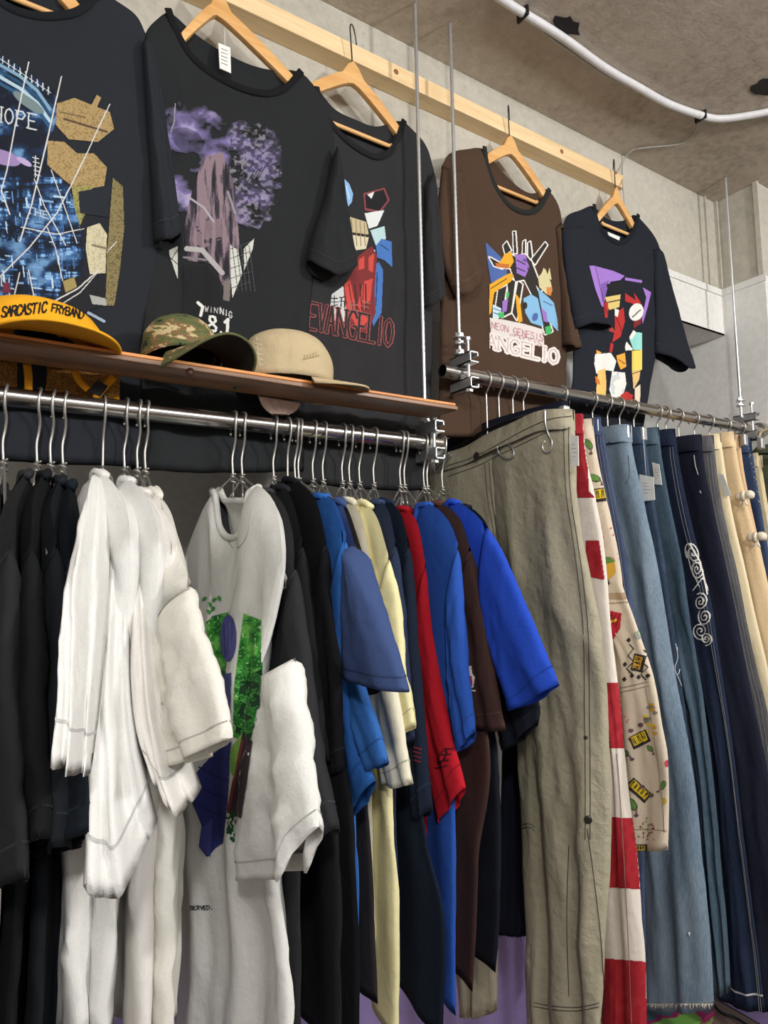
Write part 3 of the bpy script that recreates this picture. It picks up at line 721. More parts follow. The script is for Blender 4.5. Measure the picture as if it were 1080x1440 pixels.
# print on the white graphic tee
cv = Canvas(268, 835, 372, 1300, .7)
nz = fbm(cv.X/9, cv.Y/9, 3, 4); n2 = vn(cv.X/2.5, cv.Y/2.5, 8)
def leafy(mask, dark=0):
    cv.put(mask, (62, 150, 60)); cv.put(mask & (nz+n2*.35 < .55+dark), (34, 98, 40)); cv.put(mask & (nz > .62), (110, 186, 84)); cv.put(mask & (n2 > .9), (190, 220, 160))
for (x, y) in ((288, 842), (296, 850), (302, 843), (309, 841), (294, 860), (300, 856)): cv.ell(x, y, 4, 2.4, (80, 160, 78), x*13)
leafy(cv.inside([(289, 876), (300, 866), (322, 860), (326, 880), (318, 930), (316, 975), (300, 940)]))
leafy(cv.inside([(343, 862), (368, 872), (368, 960), (360, 1010), (352, 1045), (328, 1035), (330, 960), (338, 900)]))
dk = cv.inside([(338, 960), (367, 940), (366, 1000), (352, 1042), (332, 1030)]); cv.put(dk & (nz+n2*.4 > .68), (24, 58, 34))
cv.poly([(338, 1030), (356, 1042), (340, 1150), (320, 1142), (330, 1090)], (58, 42, 48)); cv.line([(341, 1042), (322, 1138)], 5, (120, 52, 52))
cv.poly([(326, 1050), (342, 1030), (336, 1060), (330, 1095), (322, 1080)], (132, 176, 84))
m = cv.inside([(322, 1140), (334, 1140), (330, 1185), (318, 1175)]); cv.put(m & (n2 > .45), (30, 90, 46))
# indigo drape shapes
cv.ell(322, 897, 11, 33, (86, 84, 150)); cv.line([(316, 880), (318, 925)], 2, (64, 62, 122)); cv.line([(324, 875), (325, 922)], 1.6, (110, 108, 176))
cv.poly([(311, 948), (326, 946), (324, 1010), (316, 1000)], (70, 78, 130))
cv.poly([(268, 1095), (300, 1060), (326, 1040), (320, 1130), (314, 1185), (304, 1192), (292, 1205), (280, 1190), (284, 1160), (272, 1130)], (52, 58, 128))
for a in (0, 26, 52): cv.line([(280, 1078+a), (300, 1090+a), (320, 1098+a)], 1.8, (34, 38, 96))
cv.poly([(284, 1165), (300, 1150), (296, 1204), (280, 1190)], (78, 82, 160))
cv.text('RESERVED.', (258, 1279), (4.8, -.1), (0, -5.5), 1.3, (34, 34, 38))
decal(TEE_E[0], TEE_E[1], cv)
seam(TEE_E[0], TEE_E[1], [[(307, 715), (314, 745), (326, 768), (338, 768), (349, 748), (355, 715)]], cloth((186, 186, 182), .05), .0008)
# red tee sleeve mark, navy sleeve mark, brown sleeve figure
cv = Canvas(606, 1040, 642, 1092); cv.ell(622, 1064, 12, 5, (70, 16, 28), -62); cv.ell(622, 1064, 9, 2.6, (176, 26, 40), -62)
for a in range(4): cv.line([(613+a*4, 1080-a*9), (628+a*3, 1076-a*8)], 2.2, (60, 14, 26))
decal(TEE_R[0], TEE_R[1], cv)
cv = Canvas(578, 1045, 596, 1078, .8)
for a in range(4): cv.line([(582, 1050+a*6), (591, 1053+a*6)], 2, (120, 34, 46))
decal(TEE_N[0], TEE_N[1], cv)
cv = Canvas(650, 930, 672, 974, .8); cv.poly([(657, 936), (663, 936), (664, 946), (668, 952), (666, 966), (657, 968), (655, 950)], (222, 214, 210)); cv.poly([(655, 952), (664, 950), (665, 964), (658, 966)], (176, 50, 54)); cv.line([(659, 966), (663, 970), (669, 971)], 2, (222, 214, 210))
decal(TEE_B[0], TEE_B[1], cv)

# ================================================================ trousers on the right rail
def hook_xr(px): return onY(px, 523+(px-623)*.182, RY)[0]
def tag_card(root, X, pts, Yoff=0, string=None, txt=True, body=None):
    """small card hanging in the plane of the garment, pts: top-left, top-right, bottom-right, bottom-left pixels"""
    P = [onX(x, y, X) for x, y in pts]
    n = Vector(P[1]-P[0]).cross(Vector(P[3]-P[0])).normalized()
    if n.dot(Vector(P[0]-CAM)) > 0: n = -n
    V = [Vector(p)+n*.0006 for p in P]+[Vector(p)-n*.0006 for p in P]
    o = mk('price_tag', V, [(0, 1, 2, 3), (7, 6, 5, 4), (0, 4, 5, 1), (1, 5, 6, 2), (2, 6, 7, 3), (3, 7, 4, 0)], M_TAG, root, False)
    if txt:
        mb = MB()
        for k in range(4):
            a = .3+.13*k; l = Vector(P[0]).lerp(Vector(P[3]), a).lerp(Vector(P[1]).lerp(Vector(P[2]), a), .2); r = Vector(P[0]).lerp(Vector(P[3]), a).lerp(Vector(P[1]).lerp(Vector(P[2]), a), .55+.25*((k*7) % 3)/2)
            mb.tube([l+n*.0007, r+n*.0007], .0004, 4)
        q = mb.build('print', plain('grey_ink', (120, 118, 116), .8), o)
    if string:
        MB().tube([onX(x, y, X)+np.array(n)*.001 for x, y in string], .0006, 5).build('string', M_STRING, o)
    return o
def trouser_hanger(X, zw, label, a1=.16, bar_mat=None, pts=None):
    t = thing('clip_hanger', label, 'hanger', (X, RY, ZR+RR), 'clip hangers on the right rail')
    zw = min(zw, ZR-.03)
    P = [(X, RY+a, ZR+b) for a, b in ((-.013, -.014), (-.0165, -.004), (-.013, .009), (0, RR+.0022), (.010, .0115), (.0160, .002), (.0150, -.010), (.006, -.022), (.001, -.030), (0, -.036))]
    P = [(p[0], 2*RY-p[1], p[2]) for p in P]+[(X, RY, zw+.004)]
    MB().tube(resample(P, 36), .0018, 8).build('hook', M_WIRE, t)
    pts = pts or [(X, RY-a1, zw-.004), (X, RY, zw+.004), (X, RY+a1, zw-.004)]
    MB().tube(resample(pts, 10), .0035, 8).build('bar', bar_mat or M_BLKM, t)
    for q in (pts[0], pts[-1]):
        MB().box((q[0], q[1], q[2]-.012), (.016, .014, .03), bev=.003).build('clip', M_ZINC, t, False)
    return t
def rail_trousers(hook, mat, label, edge, inner=None, waist=None, seed=0, T=.013, fold=.006, k=2, wb=None, hl=None, far_edge=None, far_inner=None, hemw=.13, nv=60, crotch=.24, dx=0, kind='jeans', bandw=.036, seam_c=None):
    X = hook_xr(hook)+dx; c = lambda p: conv(p, X)
    E_ = [c(p) for p in edge]; N = E_[0]
    an = max(.1, RY-N[1])
    W_ = [c(p) for p in waist] if waist else [np.array((X, RY+an*.95, N[2]-.012)), np.array((X, RY+an*.5, N[2]-.004)), np.array((X, RY, N[2]+.002)), np.array((X, RY-an*.5, N[2]+.002)), N]
    wl = resample(W_, 40); cm = wl[int(40*.5)]
    C = np.array((X, cm[1]-.005, cm[2]-crotch))
    inn = [c(p) for p in inner] if inner else [np.array((X, E_[-1][1]+hemw*1.15, (C[2]+E_[-1][2])/2)), E_[-1]+np.array((0, hemw, -.005))]
    root = thing(kind, label, 'trousers', (X, RY, N[2]), 'trousers on the right rail')
    body = Body()
    OV = np.array((0, .022, 0))
    V, F, Fp, Bp, n = panel([tuple(p) for p in [cm+OV]+list(wl[20:])], [inn[-1], inn[-1]*.5+E_[-1]*.5-np.array((0, 0, .006)), E_[-1]], [cm+OV, cm*.5+C*.5+OV, C+OV*.7]+inn, E_, NX, T, fold, k, seed, 26, nv, wav=1.5, edge=.55)
    V, F = weld(V, F); lgo = mk('leg', V, F, mat, root); body.add(V, F)
    mir = lambda p: np.array((p[0], 2*cm[1]-p[1], p[2]-.0))
    fE = [c(p) for p in far_edge] if far_edge else [wl[0]]+[mir(p) for p in E_[1:]]
    fI = [c(p) for p in far_inner] if far_inner else [mir(p) for p in inn]
    V, F, _, _, _ = panel([tuple(p) for p in list(wl[:21])+[cm-OV]], [fE[-1], fE[-1]*.5+fI[-1]*.5-np.array((0, 0, .006)), fI[-1]], fE, [cm-OV, cm*.5+C*.5-OV, C-OV*.7]+fI, NX, T, fold, k, seed+3, 22, 44, wav=1.5, edge=.55)
    V, F = weld(V, F); mk('leg', V, F, mat, root); body.add(V, F)
    # waistband
    up = np.array((0, 0, 1.0)); lo = wl-up*bandw
    tt = T+.0015
    loop = []
    th = lambda i: tt*(1-abs(2*i/40-1)**6)**.5+.002
    rows = []
    for q in (wl+up*.002, lo):
        rows.append([q[i]+NX*th(i) for i in range(41)]+[q[i]-NX*th(i) for i in range(40, -1, -1)])
    inn_r = [p*1.0 for p in rows[0]]; inn_r = [wl[i]+NX*th(i)*.75 for i in range(41)]+[wl[i]-NX*th(i)*.75 for i in range(40, -1, -1)]
    dn = [p-up*.02 for p in inn_r]
    R4 = [dn, inn_r, rows[0], rows[1]]; m = 82; V = [p for r_ in R4 for p in r_]
    F = [(a*m+i, a*m+(i+1) % m, (a+1)*m+(i+1) % m, (a+1)*m+i) for a in range(3) for i in range(m)]
    V, F = weld(V, F, 1e-6); mk('waistband', V, F, wb or mat, root); body.add(V, F)
    # outseam stitching on the near edge
    if seam_c is not None:
        v_ = []; f_ = []
        for uu in (.90, .945):
            A_ = [Fp[i][int(uu*26)]*(1-(uu*26 % 1))+Fp[i][min(26, int(uu*26)+1)]*(uu*26 % 1)+n*.0008 for i in range(2, nv+1)]
            B_ = [p+np.array((0, -.0008, 0)) for p in A_]
            o_ = len(v_); v_ += A_+B_; q = len(A_)
            f_ += [(o_+i, o_+i+1, o_+q+i+1, o_+q+i) for i in range(q-1)]
        mk('stitching', v_, f_, seam_c, lgo)
        hm = MB(); a, b = row(Fp, .972), row(Fp, .975); v2, f2 = strip(a, b, n*.0008); hm.add(v2, f2); hm.build('hem_stitching', seam_c, lgo)
    trouser_hanger(X, cm[2], 'steel clip hanger carrying the '+(hl or label), min(.17, an*.9), pts=None if not waist else [tuple(wl[1]+up*.012), tuple(cm+up*.022), tuple(wl[-3]+up*.006)])
    return root, body, X
ST_DK = plain('dark_thread', (74, 72, 62), .8); ST_TAN = plain('tan_thread', (168, 132, 84), .8); ST_LT = plain('pale_thread', (196, 198, 200), .8); ST_IND = plain('indigo_thread', (30, 40, 66), .8)
KH = cloth((163, 157, 136), .08, .7, .8, 500)
r, b, X = rail_trousers(683, KH, 'khaki cargo trousers with dark stitching, first on the right rail',
    [(806, 577), (810, 622), (813, 690), (820, 760), (835, 830), (849, 900), (855, 1000), (859, 1100), (858, 1200), (853, 1320), (850, 1470)],
    inner=[(730, 1040), (737, 1160), (743, 1280), (746, 1466)], waist=[(616, 652), (640, 640), (668, 631), (700, 613), (735, 598), (770, 582), (806, 577)], seed=41, T=.024, fold=.013, k=2.6, crotch=.30,
    far_edge=[(616, 652), (590, 700), (596, 900), (630, 1200), (650, 1418)], far_inner=[(690, 1100), (694, 1300), (695, 1424)], hl='khaki cargo trousers', kind='trousers', bandw=.034)
KHAKI = (r, b)
seam(r, b, [[(800, 600), (800, 650), (803, 700), (812, 760), (822, 830), (828, 900), (829, 1000), (830, 1060), (830, 1180)], [(793, 600), (794, 650), (797, 700), (806, 760), (815, 830), (821, 900), (822, 1000), (823, 1060), (823, 1180)],
            [(630, 670), (672, 655), (700, 641), (740, 622), (770, 608), (802, 602)], [(630, 655), (672, 640), (735, 606), (772, 590), (804, 585)],
            [(688, 650), (692, 700), (702, 760), (712, 800)], [(682, 652), (686, 700), (696, 760)],
            [(746, 1414), (780, 1420), (815, 1421), (848, 1414)], [(746, 1409), (780, 1415), (815, 1416), (848, 1409)],
            [(826, 1165), (836, 1240), (846, 1330), (849, 1400)], [(800, 1190), (797, 1290), (800, 1400)], [(735, 1165), (745, 1163), (752, 1168)], [(735, 1160), (745, 1158), (752, 1163)]], ST_DK, .0007)
mb = MB()
for (x, y, rr) in ((671, 641, .0075), (827, 1152, .0062), (824, 1037, .003)):
    h = b.hit(x, y, .0022)
    if h: mb.tube([h[0]-h[1]*.002, h[0]+h[1]*.0005, h[0]+h[1]*.0008], [rr, rr, rr*.7], 16)
mb.build('button', plain('dark_horn_button', (40, 38, 34), .35), r)
for i, ln in enumerate((((768, 576), (769, 596), (773, 612), (778, 622), (776, 634), (768, 636), (764, 628), (768, 620)), ((701, 628), (704, 638), (712, 644), (720, 645), (725, 639), (722, 630), (715, 624)), ((637, 640), (626, 652), (616, 664), (613, 661), (624, 648), (634, 637)))):
    P = []
    for x, y in ln:
        h = b.hit(x, y, .004); P.append(np.array(h[0]) if h else onX(x, y, X-.026))
    MB().tube(resample(P, 24), .0016, 6).build('clip_wire', M_ZINC, r)
tag_card(r, X-.028, [(802, 612), (813, 613), (814, 655), (804, 655)], string=None)
# frayed dark denim skirt and red striped trousers behind
RED = (160, 34, 44)
r, b, X = rail_trousers(690, cloth((24, 28, 44), .15), 'dark navy shorts with frayed hem hanging left of the khaki legs', [w_(.18, .06), w_(.17, -.2), (748, 1100), (750, 1314)],
    inner=[(705, 1100), (690, 1308)], seed=42, hl='dark navy shorts', kind='shorts', T=.01, fold=.004, far_edge=[w_(-.19, .06), w_(-.2, -.2), w_(-.2, -.6)], far_inner=[w_(-.06, -.25), w_(-.06, -.6)], dx=.02)
mb = MB(); rs = random.Random(4)
for i in range(16):
    x = 699+i*3.1; h = b.hit(x, 1305, .001)
    if h: p = np.array(h[0]); mb.tube([p, p+np.array((rs.uniform(-.004, .004), rs.uniform(-.006, .006), -rs.uniform(.008, .022)))], .0006, 4)
mb.build('frayed_threads', cloth((24, 28, 44), .15), r)
r, b, X = rail_trousers(720, cloth((222, 214, 204), .06), 'red and white striped patchwork trousers right of the khaki pair',
    [(819, 583), (824, 640), (838, 700), (852, 780), (862, 900), (872, 1000), (880, 1100), (893, 1200), (900, 1280), (906, 1350), (909, 1470)],
    inner=[(842, 1000), (845, 1200), (846, 1470)], seed=43, T=.012, fold=.005, hl='red and white striped trousers', kind='trousers', wb=cloth(RED, .1))
for pts in ([(800, 575), (822, 575), (824, 620), (828, 690), (838, 700), (800, 700)], [(824, 760), (842, 760), (850, 815), (824, 810)], [(845, 960), (880, 960), (882, 1052), (845, 1052)], [(840, 1148), (900, 1150), (902, 1250), (840, 1246)], [(838, 1346), (915, 1352), (917, 1446), (838, 1446)]):
    cv = Canvas(800, min(p[1] for p in pts)-2, 918, max(p[1] for p in pts)+2, 1.0); nz = fbm(cv.X/7, cv.Y/11, 5, 3)
    m = cv.inside(pts); cv.put(m, RED); cv.put(m & (nz > .6), (168, 42, 52)); cv.put(m & (nz < .36), (150, 30, 40))
    decal(r, b, cv, 'red_panel', .0008, 'red fabric panel')
seam(r, b, [[(868, 1060), (874, 1150), (880, 1250), (885, 1350), (888, 1440)]], plain('dusty_pink_seam', (150, 120, 112), .9), .0006)  # thin dusty pink seam line down the leg
BE = (206, 192, 172)
r, b, X = rail_trousers(735, cloth(BE, .06), 'beige cropped trousers printed all over with coloured doodles',
    [(833, 590), (840, 640), (852, 700), (866, 760), (880, 830), (892, 865), (907, 910), (922, 960), (934, 1020), (944, 1078), (941, 1194)],
    inner=[(846, 900), (850, 1050), (858, 1186)], seed=44, T=.013, fold=.006, hl='doodle printed beige trousers', kind='trousers')
DOOD = (r, b)
cv = Canvas(812, 585, 946, 1200, .7); rs = random.Random(5)
YL, GN, BKK, PK = (214, 186, 40), (96, 138, 66), (44, 40, 42), (206, 112, 122)
def word(x, y, ang, n, h, col=YL):
    a = math.radians(ang); ex = (math.cos(a), math.sin(a)); ey = (math.sin(a), -math.cos(a))
    L_ = n*h*.55
    q = lambda u, v: (x+ex[0]*u+ey[0]*v, y+ex[1]*u+ey[1]*v)
    cv.poly([q(-3, -4), q(L_+3, -5), q(L_+4, h+1), q(-2, h+2)], BKK); cv.poly([q(0, 0), q(L_, -1), q(L_+1, h-1), q(1, h)], col)
    for i in range(n):
        for v in range(2):
            u = (i+.3+.35*v)*L_/n; cv.line([q(u, 1.5), q(u+rs.uniform(-1, 1), h-2)], 1.3, BKK)
        cv.line([q((i+.3)*L_/n, h*.5), q((i+.65)*L_/n, h*rs.choice((.3, .5, .8)))], 1.1, BKK)
def lizard(x, y, s, ang):
    cv.ell(x, y, 10*s, 5.5*s, BKK, ang); cv.ell(x, y, 8.8*s, 4.4*s, GN, ang); a = math.radians(ang)
    cv.line([(x+9*s*math.cos(a), y+9*s*math.sin(a)), (x+16*s*math.cos(a+.3), y+16*s*math.sin(a+.3))], 2*s, (110, 84, 92)); cv.ell(x+16*s*math.cos(a+.3), y+16*s*math.sin(a+.3), 3*s, 2.2*s, (92, 70, 80))
lizard(828, 625, .8, 60); lizard(836, 672, .9, 20); word(838, 702, -10, 3, 13); lizard(829, 718, .7, 100)
cv.ell(852, 790, 12, 7, GN, -10); cv.poly([(846, 795), (864, 790), (866, 806), (856, 815), (848, 810)], (204, 160, 54)); cv.poly([(850, 818), (855, 814), (858, 821), (853, 825)], BKK)
for i in range(16): cv.ell(rs.uniform(842, 872), rs.uniform(742, 790), 1.3, 1.6, PK)
# red fan badge
fan = cv.inside([(846, 856), (874, 862), (872, 884), (862, 900), (850, 908), (846, 900)]); cv.put(fan, (172, 34, 46))
cv.line([(850, 878), (866, 872)], 3.4, (226, 190, 50)); cv.line([(848, 892), (858, 886)], 4, (40, 40, 70))
for a in range(4): cv.line([(856+a*5, 862+a*1), (852+a*5, 868+a*4)], 1.2, (60, 20, 30))
cv.ell(897, 893, 6, 6, (150, 152, 146)); cv.ell(901, 890, 3, 4, (176, 210, 70))
zig = [(885, 906), (891, 912), (883, 922), (891, 930), (881, 940), (889, 948)]; cv.line(zig, 1.6, BKK); cv.line([(x+20, y+8) for x, y in zig], 1.6, BKK)
word(900, 942, -80, 3, 11, (196, 150, 44))
for x, y in ((884, 900), (879, 934), (878, 955), (889, 950), (898, 952), (911, 950)): cv.poly([(x-3.5, y), (x, y-4), (x+3.5, y), (x, y+4)], BKK)
cv.line([(858, 838), (887, 838)], 9, (170, 146, 118)); cv.line([(846, 849), (886, 846)], 1.4, (150, 128, 104))
for k in range(14): cv.ell(914+rs.uniform(-6, 8), 990+k*3.2+rs.uniform(-2, 2), 3.4, 2.6, rs.choice([(196, 150, 44), (96, 88, 72), (214, 186, 60), (120, 120, 116)]))
word(892, 1049, -28, 3, 13); lizard(874, 1058, 1.1, 15); lizard(914, 1052, .6, 40); cv.ell(887, 1027, 4, 3, (104, 78, 84)); cv.ell(901, 1019, 4, 3, (104, 78, 84)); cv.ell(938, 1073, 4, 5, (196, 66, 82))
word(884, 1104, 40, 5, 11); lizard(888, 1130, 1.1, 50); cv.ell(903, 1106, 4, 3, (104, 78, 84)); cv.ell(916, 1118, 4, 3, (104, 78, 84)); lizard(932, 1104, .7, 110); cv.ell(934, 1126, 3, 5, (180, 156, 60))
for i in range(26): cv.ell(rs.uniform(896, 920), rs.uniform(1150, 1182), 1.2, 1.5, rs.choice([BKK, PK, GN, (150, 60, 70)]))
for i in range(14): cv.ell(rs.uniform(868, 884), rs.uniform(1005, 1040), 1, 1.4, PK)
word(888, 1196, -4, 5, 7, (176, 150, 52))
decal(r, b, cv, 'doodle_print', .001)
seam(r, b, [[(856, 968), (880, 966), (913, 958)], [(856, 974), (880, 972), (914, 964)], [(908, 968), (914, 1000), (924, 1060), (932, 1130), (934, 1170)], [(868, 752), (872, 780), (882, 830)], [(860, 1170), (900, 1166), (938, 1168)]], plain('beige_thread', (150, 134, 112), .9), .0007)
D1 = denim((44, 52, 76), (84, 98, 128), .6); DL = denim((88, 108, 128), (142, 158, 170), .55); D2 = denim((34, 44, 62), (72, 90, 112), .6); D3 = denim((50, 68, 84), (92, 110, 122), .6)
D4 = denim((22, 28, 44), (40, 52, 76), .5); D5 = denim((20, 22, 34), (34, 38, 54), .4); D6 = denim((62, 62, 66), (112, 112, 114), .6); D7 = denim((38, 50, 80), (68, 84, 114), .6)
r, b, X = rail_trousers(790, D1, 'narrow strip of woven indigo denim jeans between the beige and pale blue pairs', [(846, 588), (851, 620), (858, 660), (868, 710), (880, 780), (890, 850), (898, 950), (905, 1200), (908, 1405)], seed=45, T=.01, fold=.004, hl='woven indigo jeans', seam_c=ST_LT)
r, b, X = rail_trousers(832, DL, 'wide pale blue faded jeans with a frayed hem', [(886, 598), (891, 640), (905, 700), (922, 780), (938, 880), (952, 960), (964, 1020), (977, 1100), (987, 1200), (997, 1320), (1003, 1418)],
    inner=[(880, 900), (893, 1100), (902, 1250), (908, 1412)], seed=46, T=.02, fold=.008, hl='wide pale blue jeans', nv=70)
mb = MB(); rs = random.Random(9)
for i in range(60):
    x = 910+i*1.55; h = b.hit(x, 1411, .001)
    if h: p = np.array(h[0]); mb.tube([p, p+np.array((rs.uniform(-.003, .002), rs.uniform(-.003, .003), -rs.uniform(.004, .009)))], .0009, 4)
mb.build('frayed_hem', plain('pale_fray', (196, 190, 176), .9), r)
seam(r, b, [[(856, 622), (888, 622)], [(884, 640), (886, 670), (880, 680)], [(906, 1404), (950, 1412), (1000, 1408)]], plain('worn_thread', (120, 132, 140), .9), .0008)
h = b.hit(969, 1311, .001)
if h: MB().tube([h[0], h[0]+Vector((0, .0, -.006))], [.0022, .001], 6).build('bleach_fleck', plain('bleached_spot', (220, 222, 220), .9), r)
r, b, X = rail_trousers(853, D2, 'dark blue jeans carrying a white swing tag on a long string', [(906, 601), (912, 650), (920, 700), (932, 770), (944, 850), (956, 930), (966, 1000), (975, 1100), (985, 1250), (990, 1390)], seed=47, T=.012, fold=.005, hl='dark blue jeans with the long tag', seam_c=ST_IND)
tag_card(r, X-.02, [(899, 667), (919, 671), (921, 703), (903, 705)], string=[(904, 600), (907, 640), (909, 670)])
seam(r, b, [[(950, 905), (953, 925), (949, 940), (956, 958), (962, 975)], [(952, 910), (956, 940), (952, 950)]], ST_LT, .0009, 'loose_thread')
r, b, X = rail_trousers(870, D3, 'teal blue slim jeans creased at the knee', [(926, 602), (932, 650), (946, 720), (961, 790), (971, 860), (979, 920), (991, 1000), (1001, 1100), (1011, 1200), (1020, 1300), (1026, 1394)], inner=[(960, 1000), (985, 1200), (1003, 1397)], seed=48, T=.014, fold=.008, hl='teal blue slim jeans')
tag_card(r, X-.02, [(917, 650), (927, 653), (931, 682), (921, 681)])
r, b, X = rail_trousers(890, D4, 'dark indigo jeans with white swirl embroidery down the thigh', [(949, 604), (956, 655), (966, 705), (986, 785), (1001, 850), (1012, 920), (1032, 1050), (1050, 1200), (1066, 1330), (1076, 1424)],
    inner=[(985, 1000), (1000, 1200), (1006, 1398)], seed=49, T=.013, fold=.006, hl='white embroidered jeans', seam_c=ST_LT)
cv = Canvas(955, 750, 1012, 920, .6); EW = (214, 212, 206)
rs = random.Random(12)
for cx, cy, rx, ry in ((974, 778, 9, 16), (980, 800, 8, 13), (985, 846, 9, 12), (991, 867, 9, 12), (985, 887, 11, 12), (993, 898, 8, 9)):
    ph = rs.uniform(0, 6.28); sg = rs.choice((-1, 1)); tl = rs.uniform(-.5, .5)
    pts = []
    for k in range(46):
        t_ = k/45; q = 1.05-.95*t_; an_ = ph+sg*t_*13; x_, y_ = rx*q*math.cos(an_), ry*q*math.sin(an_)
        pts.append((cx+x_*math.cos(tl)-y_*math.sin(tl), cy+x_*math.sin(tl)+y_*math.cos(tl)))
    cv.line(pts, 1.8, EW)
cv.line([(970, 765), (984, 790), (990, 815), (994, 835)], 2.2, EW); cv.line([(966, 775), (972, 800), (984, 825)], 1.6, EW); cv.line([(975, 830), (988, 812), (996, 830)], 1.8, EW)
decal(r, b, cv, 'embroidery', .0014, 'white swirl embroidery')
r, b, X = rail_trousers(923, D5, 'wide black navy trousers with a zip pocket', [(986, 612), (992, 660), (1002, 705), (1022, 800), (1042, 900), (1062, 1000), (1082, 1100), (1098, 1250), (1110, 1430)], seed=50, T=.015, fold=.006, hl='wide black navy trousers', kind='trousers')
seam(r, b, [[(976, 640), (978, 655), (982, 668)], [(984, 690), (986, 694)]], ST_LT, .0009, 'zip')
r, b, X = rail_trousers(935, D6, 'washed grey jeans with pale seam next to black navy trousers', [(1003, 613), (1010, 680), (1022, 740), (1036, 800), (1050, 870), (1064, 940), (1082, 1020), (1100, 1200), (1110, 1420)], seed=51, T=.011, fold=.005, hl='washed grey jeans', seam_c=ST_LT)
r, b, X = rail_trousers(953, cloth((222, 207, 172), .06), 'pale cream trousers with a long white paper label strip', [(1013, 611), (1020, 660), (1031, 725), (1046, 790), (1062, 865), (1082, 950), (1100, 1080), (1110, 1400)], seed=52, T=.011, fold=.005, hl='pale cream trousers', kind='trousers')
tag_card(r, X-.018, [(1009, 665), (1018, 668), (1028, 697), (1019, 698)], txt=False)
r, b, X = rail_trousers(975, cloth((212, 188, 150), .07), 'tan trousers with two white fabric bows down the side', [(1033, 608), (1037, 640), (1046, 685), (1060, 740), (1076, 800), (1090, 870), (1110, 980), (1120, 1400)], seed=53, T=.013, fold=.006, hl='tan trousers with bows', kind='trousers')
for bx, by in ((1049, 699), (1066, 757)):
    p = onX(bx, by, X-.03); mb = MB()
    mb.tube(resample([p+np.array((0, .017, -.005)), p+np.array((-.006, .012, .002)), p+np.array((-.008, 0, .003)), p+np.array((-.006, -.012, .004)), p+np.array((0, -.017, -.004))], 16), [.003, .006, .009, .0105, .011, .0105, .009, .007, .006, .007, .009, .0105, .011, .0105, .009, .006, .003], 12)
    mb.tube([p+np.array((-.013, 0, -.008)), p+np.array((-.014, 0, .004)), p+np.array((-.010, 0, .012))], .0055, 10)
    for sg in (-1, 1): mb.tube([p+np.array((-.010, sg*.002, -.006)), p+np.array((-.012, sg*.008, -.020))], [.004, .005], 8, flat=.4)
    mb.build('bow', cloth((226, 214, 196), .05), r)
r, b, X = rail_trousers(996, cloth((210, 176, 138), .06), 'narrow peach tan trousers edge after the bowed pair', [(1040, 612), (1046, 660), (1056, 710), (1070, 770), (1086, 850), (1105, 960), (1115, 1400)], seed=54, T=.009, fold=.004, hl='narrow peach tan trousers', kind='trousers')
r, b, X = rail_trousers(1020, D7, 'mid blue jeans with hairy white fringe near the rail end', [(1056, 618), (1062, 660), (1070, 710), (1084, 790), (1102, 900), (1112, 1100), (1118, 1400)], seed=55, T=.011, fold=.005, hl='mid blue jeans near the rail end')
mb = MB(); rs = random.Random(3)
for i in range(16):
    h = b.hit(1050+i*1.3, 625+i*6.5, .001)
    if h: p = np.array(h[0]); mb.tube([p, p+np.array((-.006, -rs.uniform(.004, .012), rs.uniform(-.008, .006)))], .0007, 4)
if mb.V: mb.build('fringe', M_STRING, r)
r, b, X = rail_trousers(1040, cloth((214, 200, 164), .06), 'last cream trousers on the right rail beside the green bag', [(1062, 640), (1066, 670), (1074, 715), (1086, 780), (1104, 900), (1114, 1400)], seed=56, T=.010, fold=.004, hl='last cream trousers', kind='trousers')
# things on the floor glimpsed under the jeans
p = onY(1003, 1428, 1.03)
t = thing('storage_box', 'green and magenta patterned box on the floor under the pale jeans', 'box', (p[0]-.16, 1.15, 0))
mm, nt, bb = new_mat('patterned_card'); nz_ = noise(nt, coords(nt), 11, 2)
o_ = ramp(nt, nz_, [(.0, lin((96, 152, 62))), (.46, lin((110, 164, 70))), (.49, lin((134, 30, 84))), (.56, lin((124, 26, 76))), (.58, lin((60, 84, 92)))]); nt.links.new(o_, bb.inputs['Base Color']); bb.inputs['Roughness'].default_value = .5
MB().box((p[0]-.16, 1.15, p[2]/2), (.32, .24, p[2]), bev=.003).build('carton', mm, t, False)
MB().box((p[0]-.16, 1.15, p[2]+.006), (.328, .248, .012), bev=.003).build('lid', mm, t, False)
cd = [onZ(x, y, .014) for x, y in ((1000, 1408), (1014, 1424), (1036, 1432), (1058, 1446))]+[onZ(1110, 1475, .014)]
t = thing('power_cord', 'thin black cord lying on the brown floor tiles at the lower right', 'cord', cd[1])
MB().tube(resample(cd, 30), .004, 8).build('cord', plain('black_rubber', (20, 20, 20), .6), t)
# olive bag hanging on the column behind the rail end
bp = [(1056, 636), (1070, 626), (1110, 622), (1116, 800), (1090, 812), (1072, 780), (1060, 720)]
Xg = COLX-.05
t = thing('canvas_bag', 'olive green canvas bag at the right picture edge under the rail end', 'bag', onX(1080, 720, Xg))
P = [onX(x, y, Xg) for x, y in bp]
V, F, Fp, Bp, n = panel([P[0], P[1], P[2]], [P[5], P[4], P[3]], [P[0], P[6], P[5]], [P[2], P[3]], NX, .03, .006, 2, 60, 16, 20, lip=0, hem_t=1)
V, F = weld(V, F); mk('bag_body', V, F, cloth((74, 80, 58), .12), t)
a, b_ = row(Fp, .12), row(Fp, .16); v2, f2 = strip(a, b_, n*.002); mk('band', v2, f2, cloth((58, 62, 46), .1), t)
mk('strap', *(lambda m: (m.V, m.F))(MB().tube(resample([P[1], P[1]+np.array((.01, .0, .04)), P[2]+np.array((.01, 0, .04)), P[2]], 20), .004, 8)), cloth((196, 182, 140), .08), t)

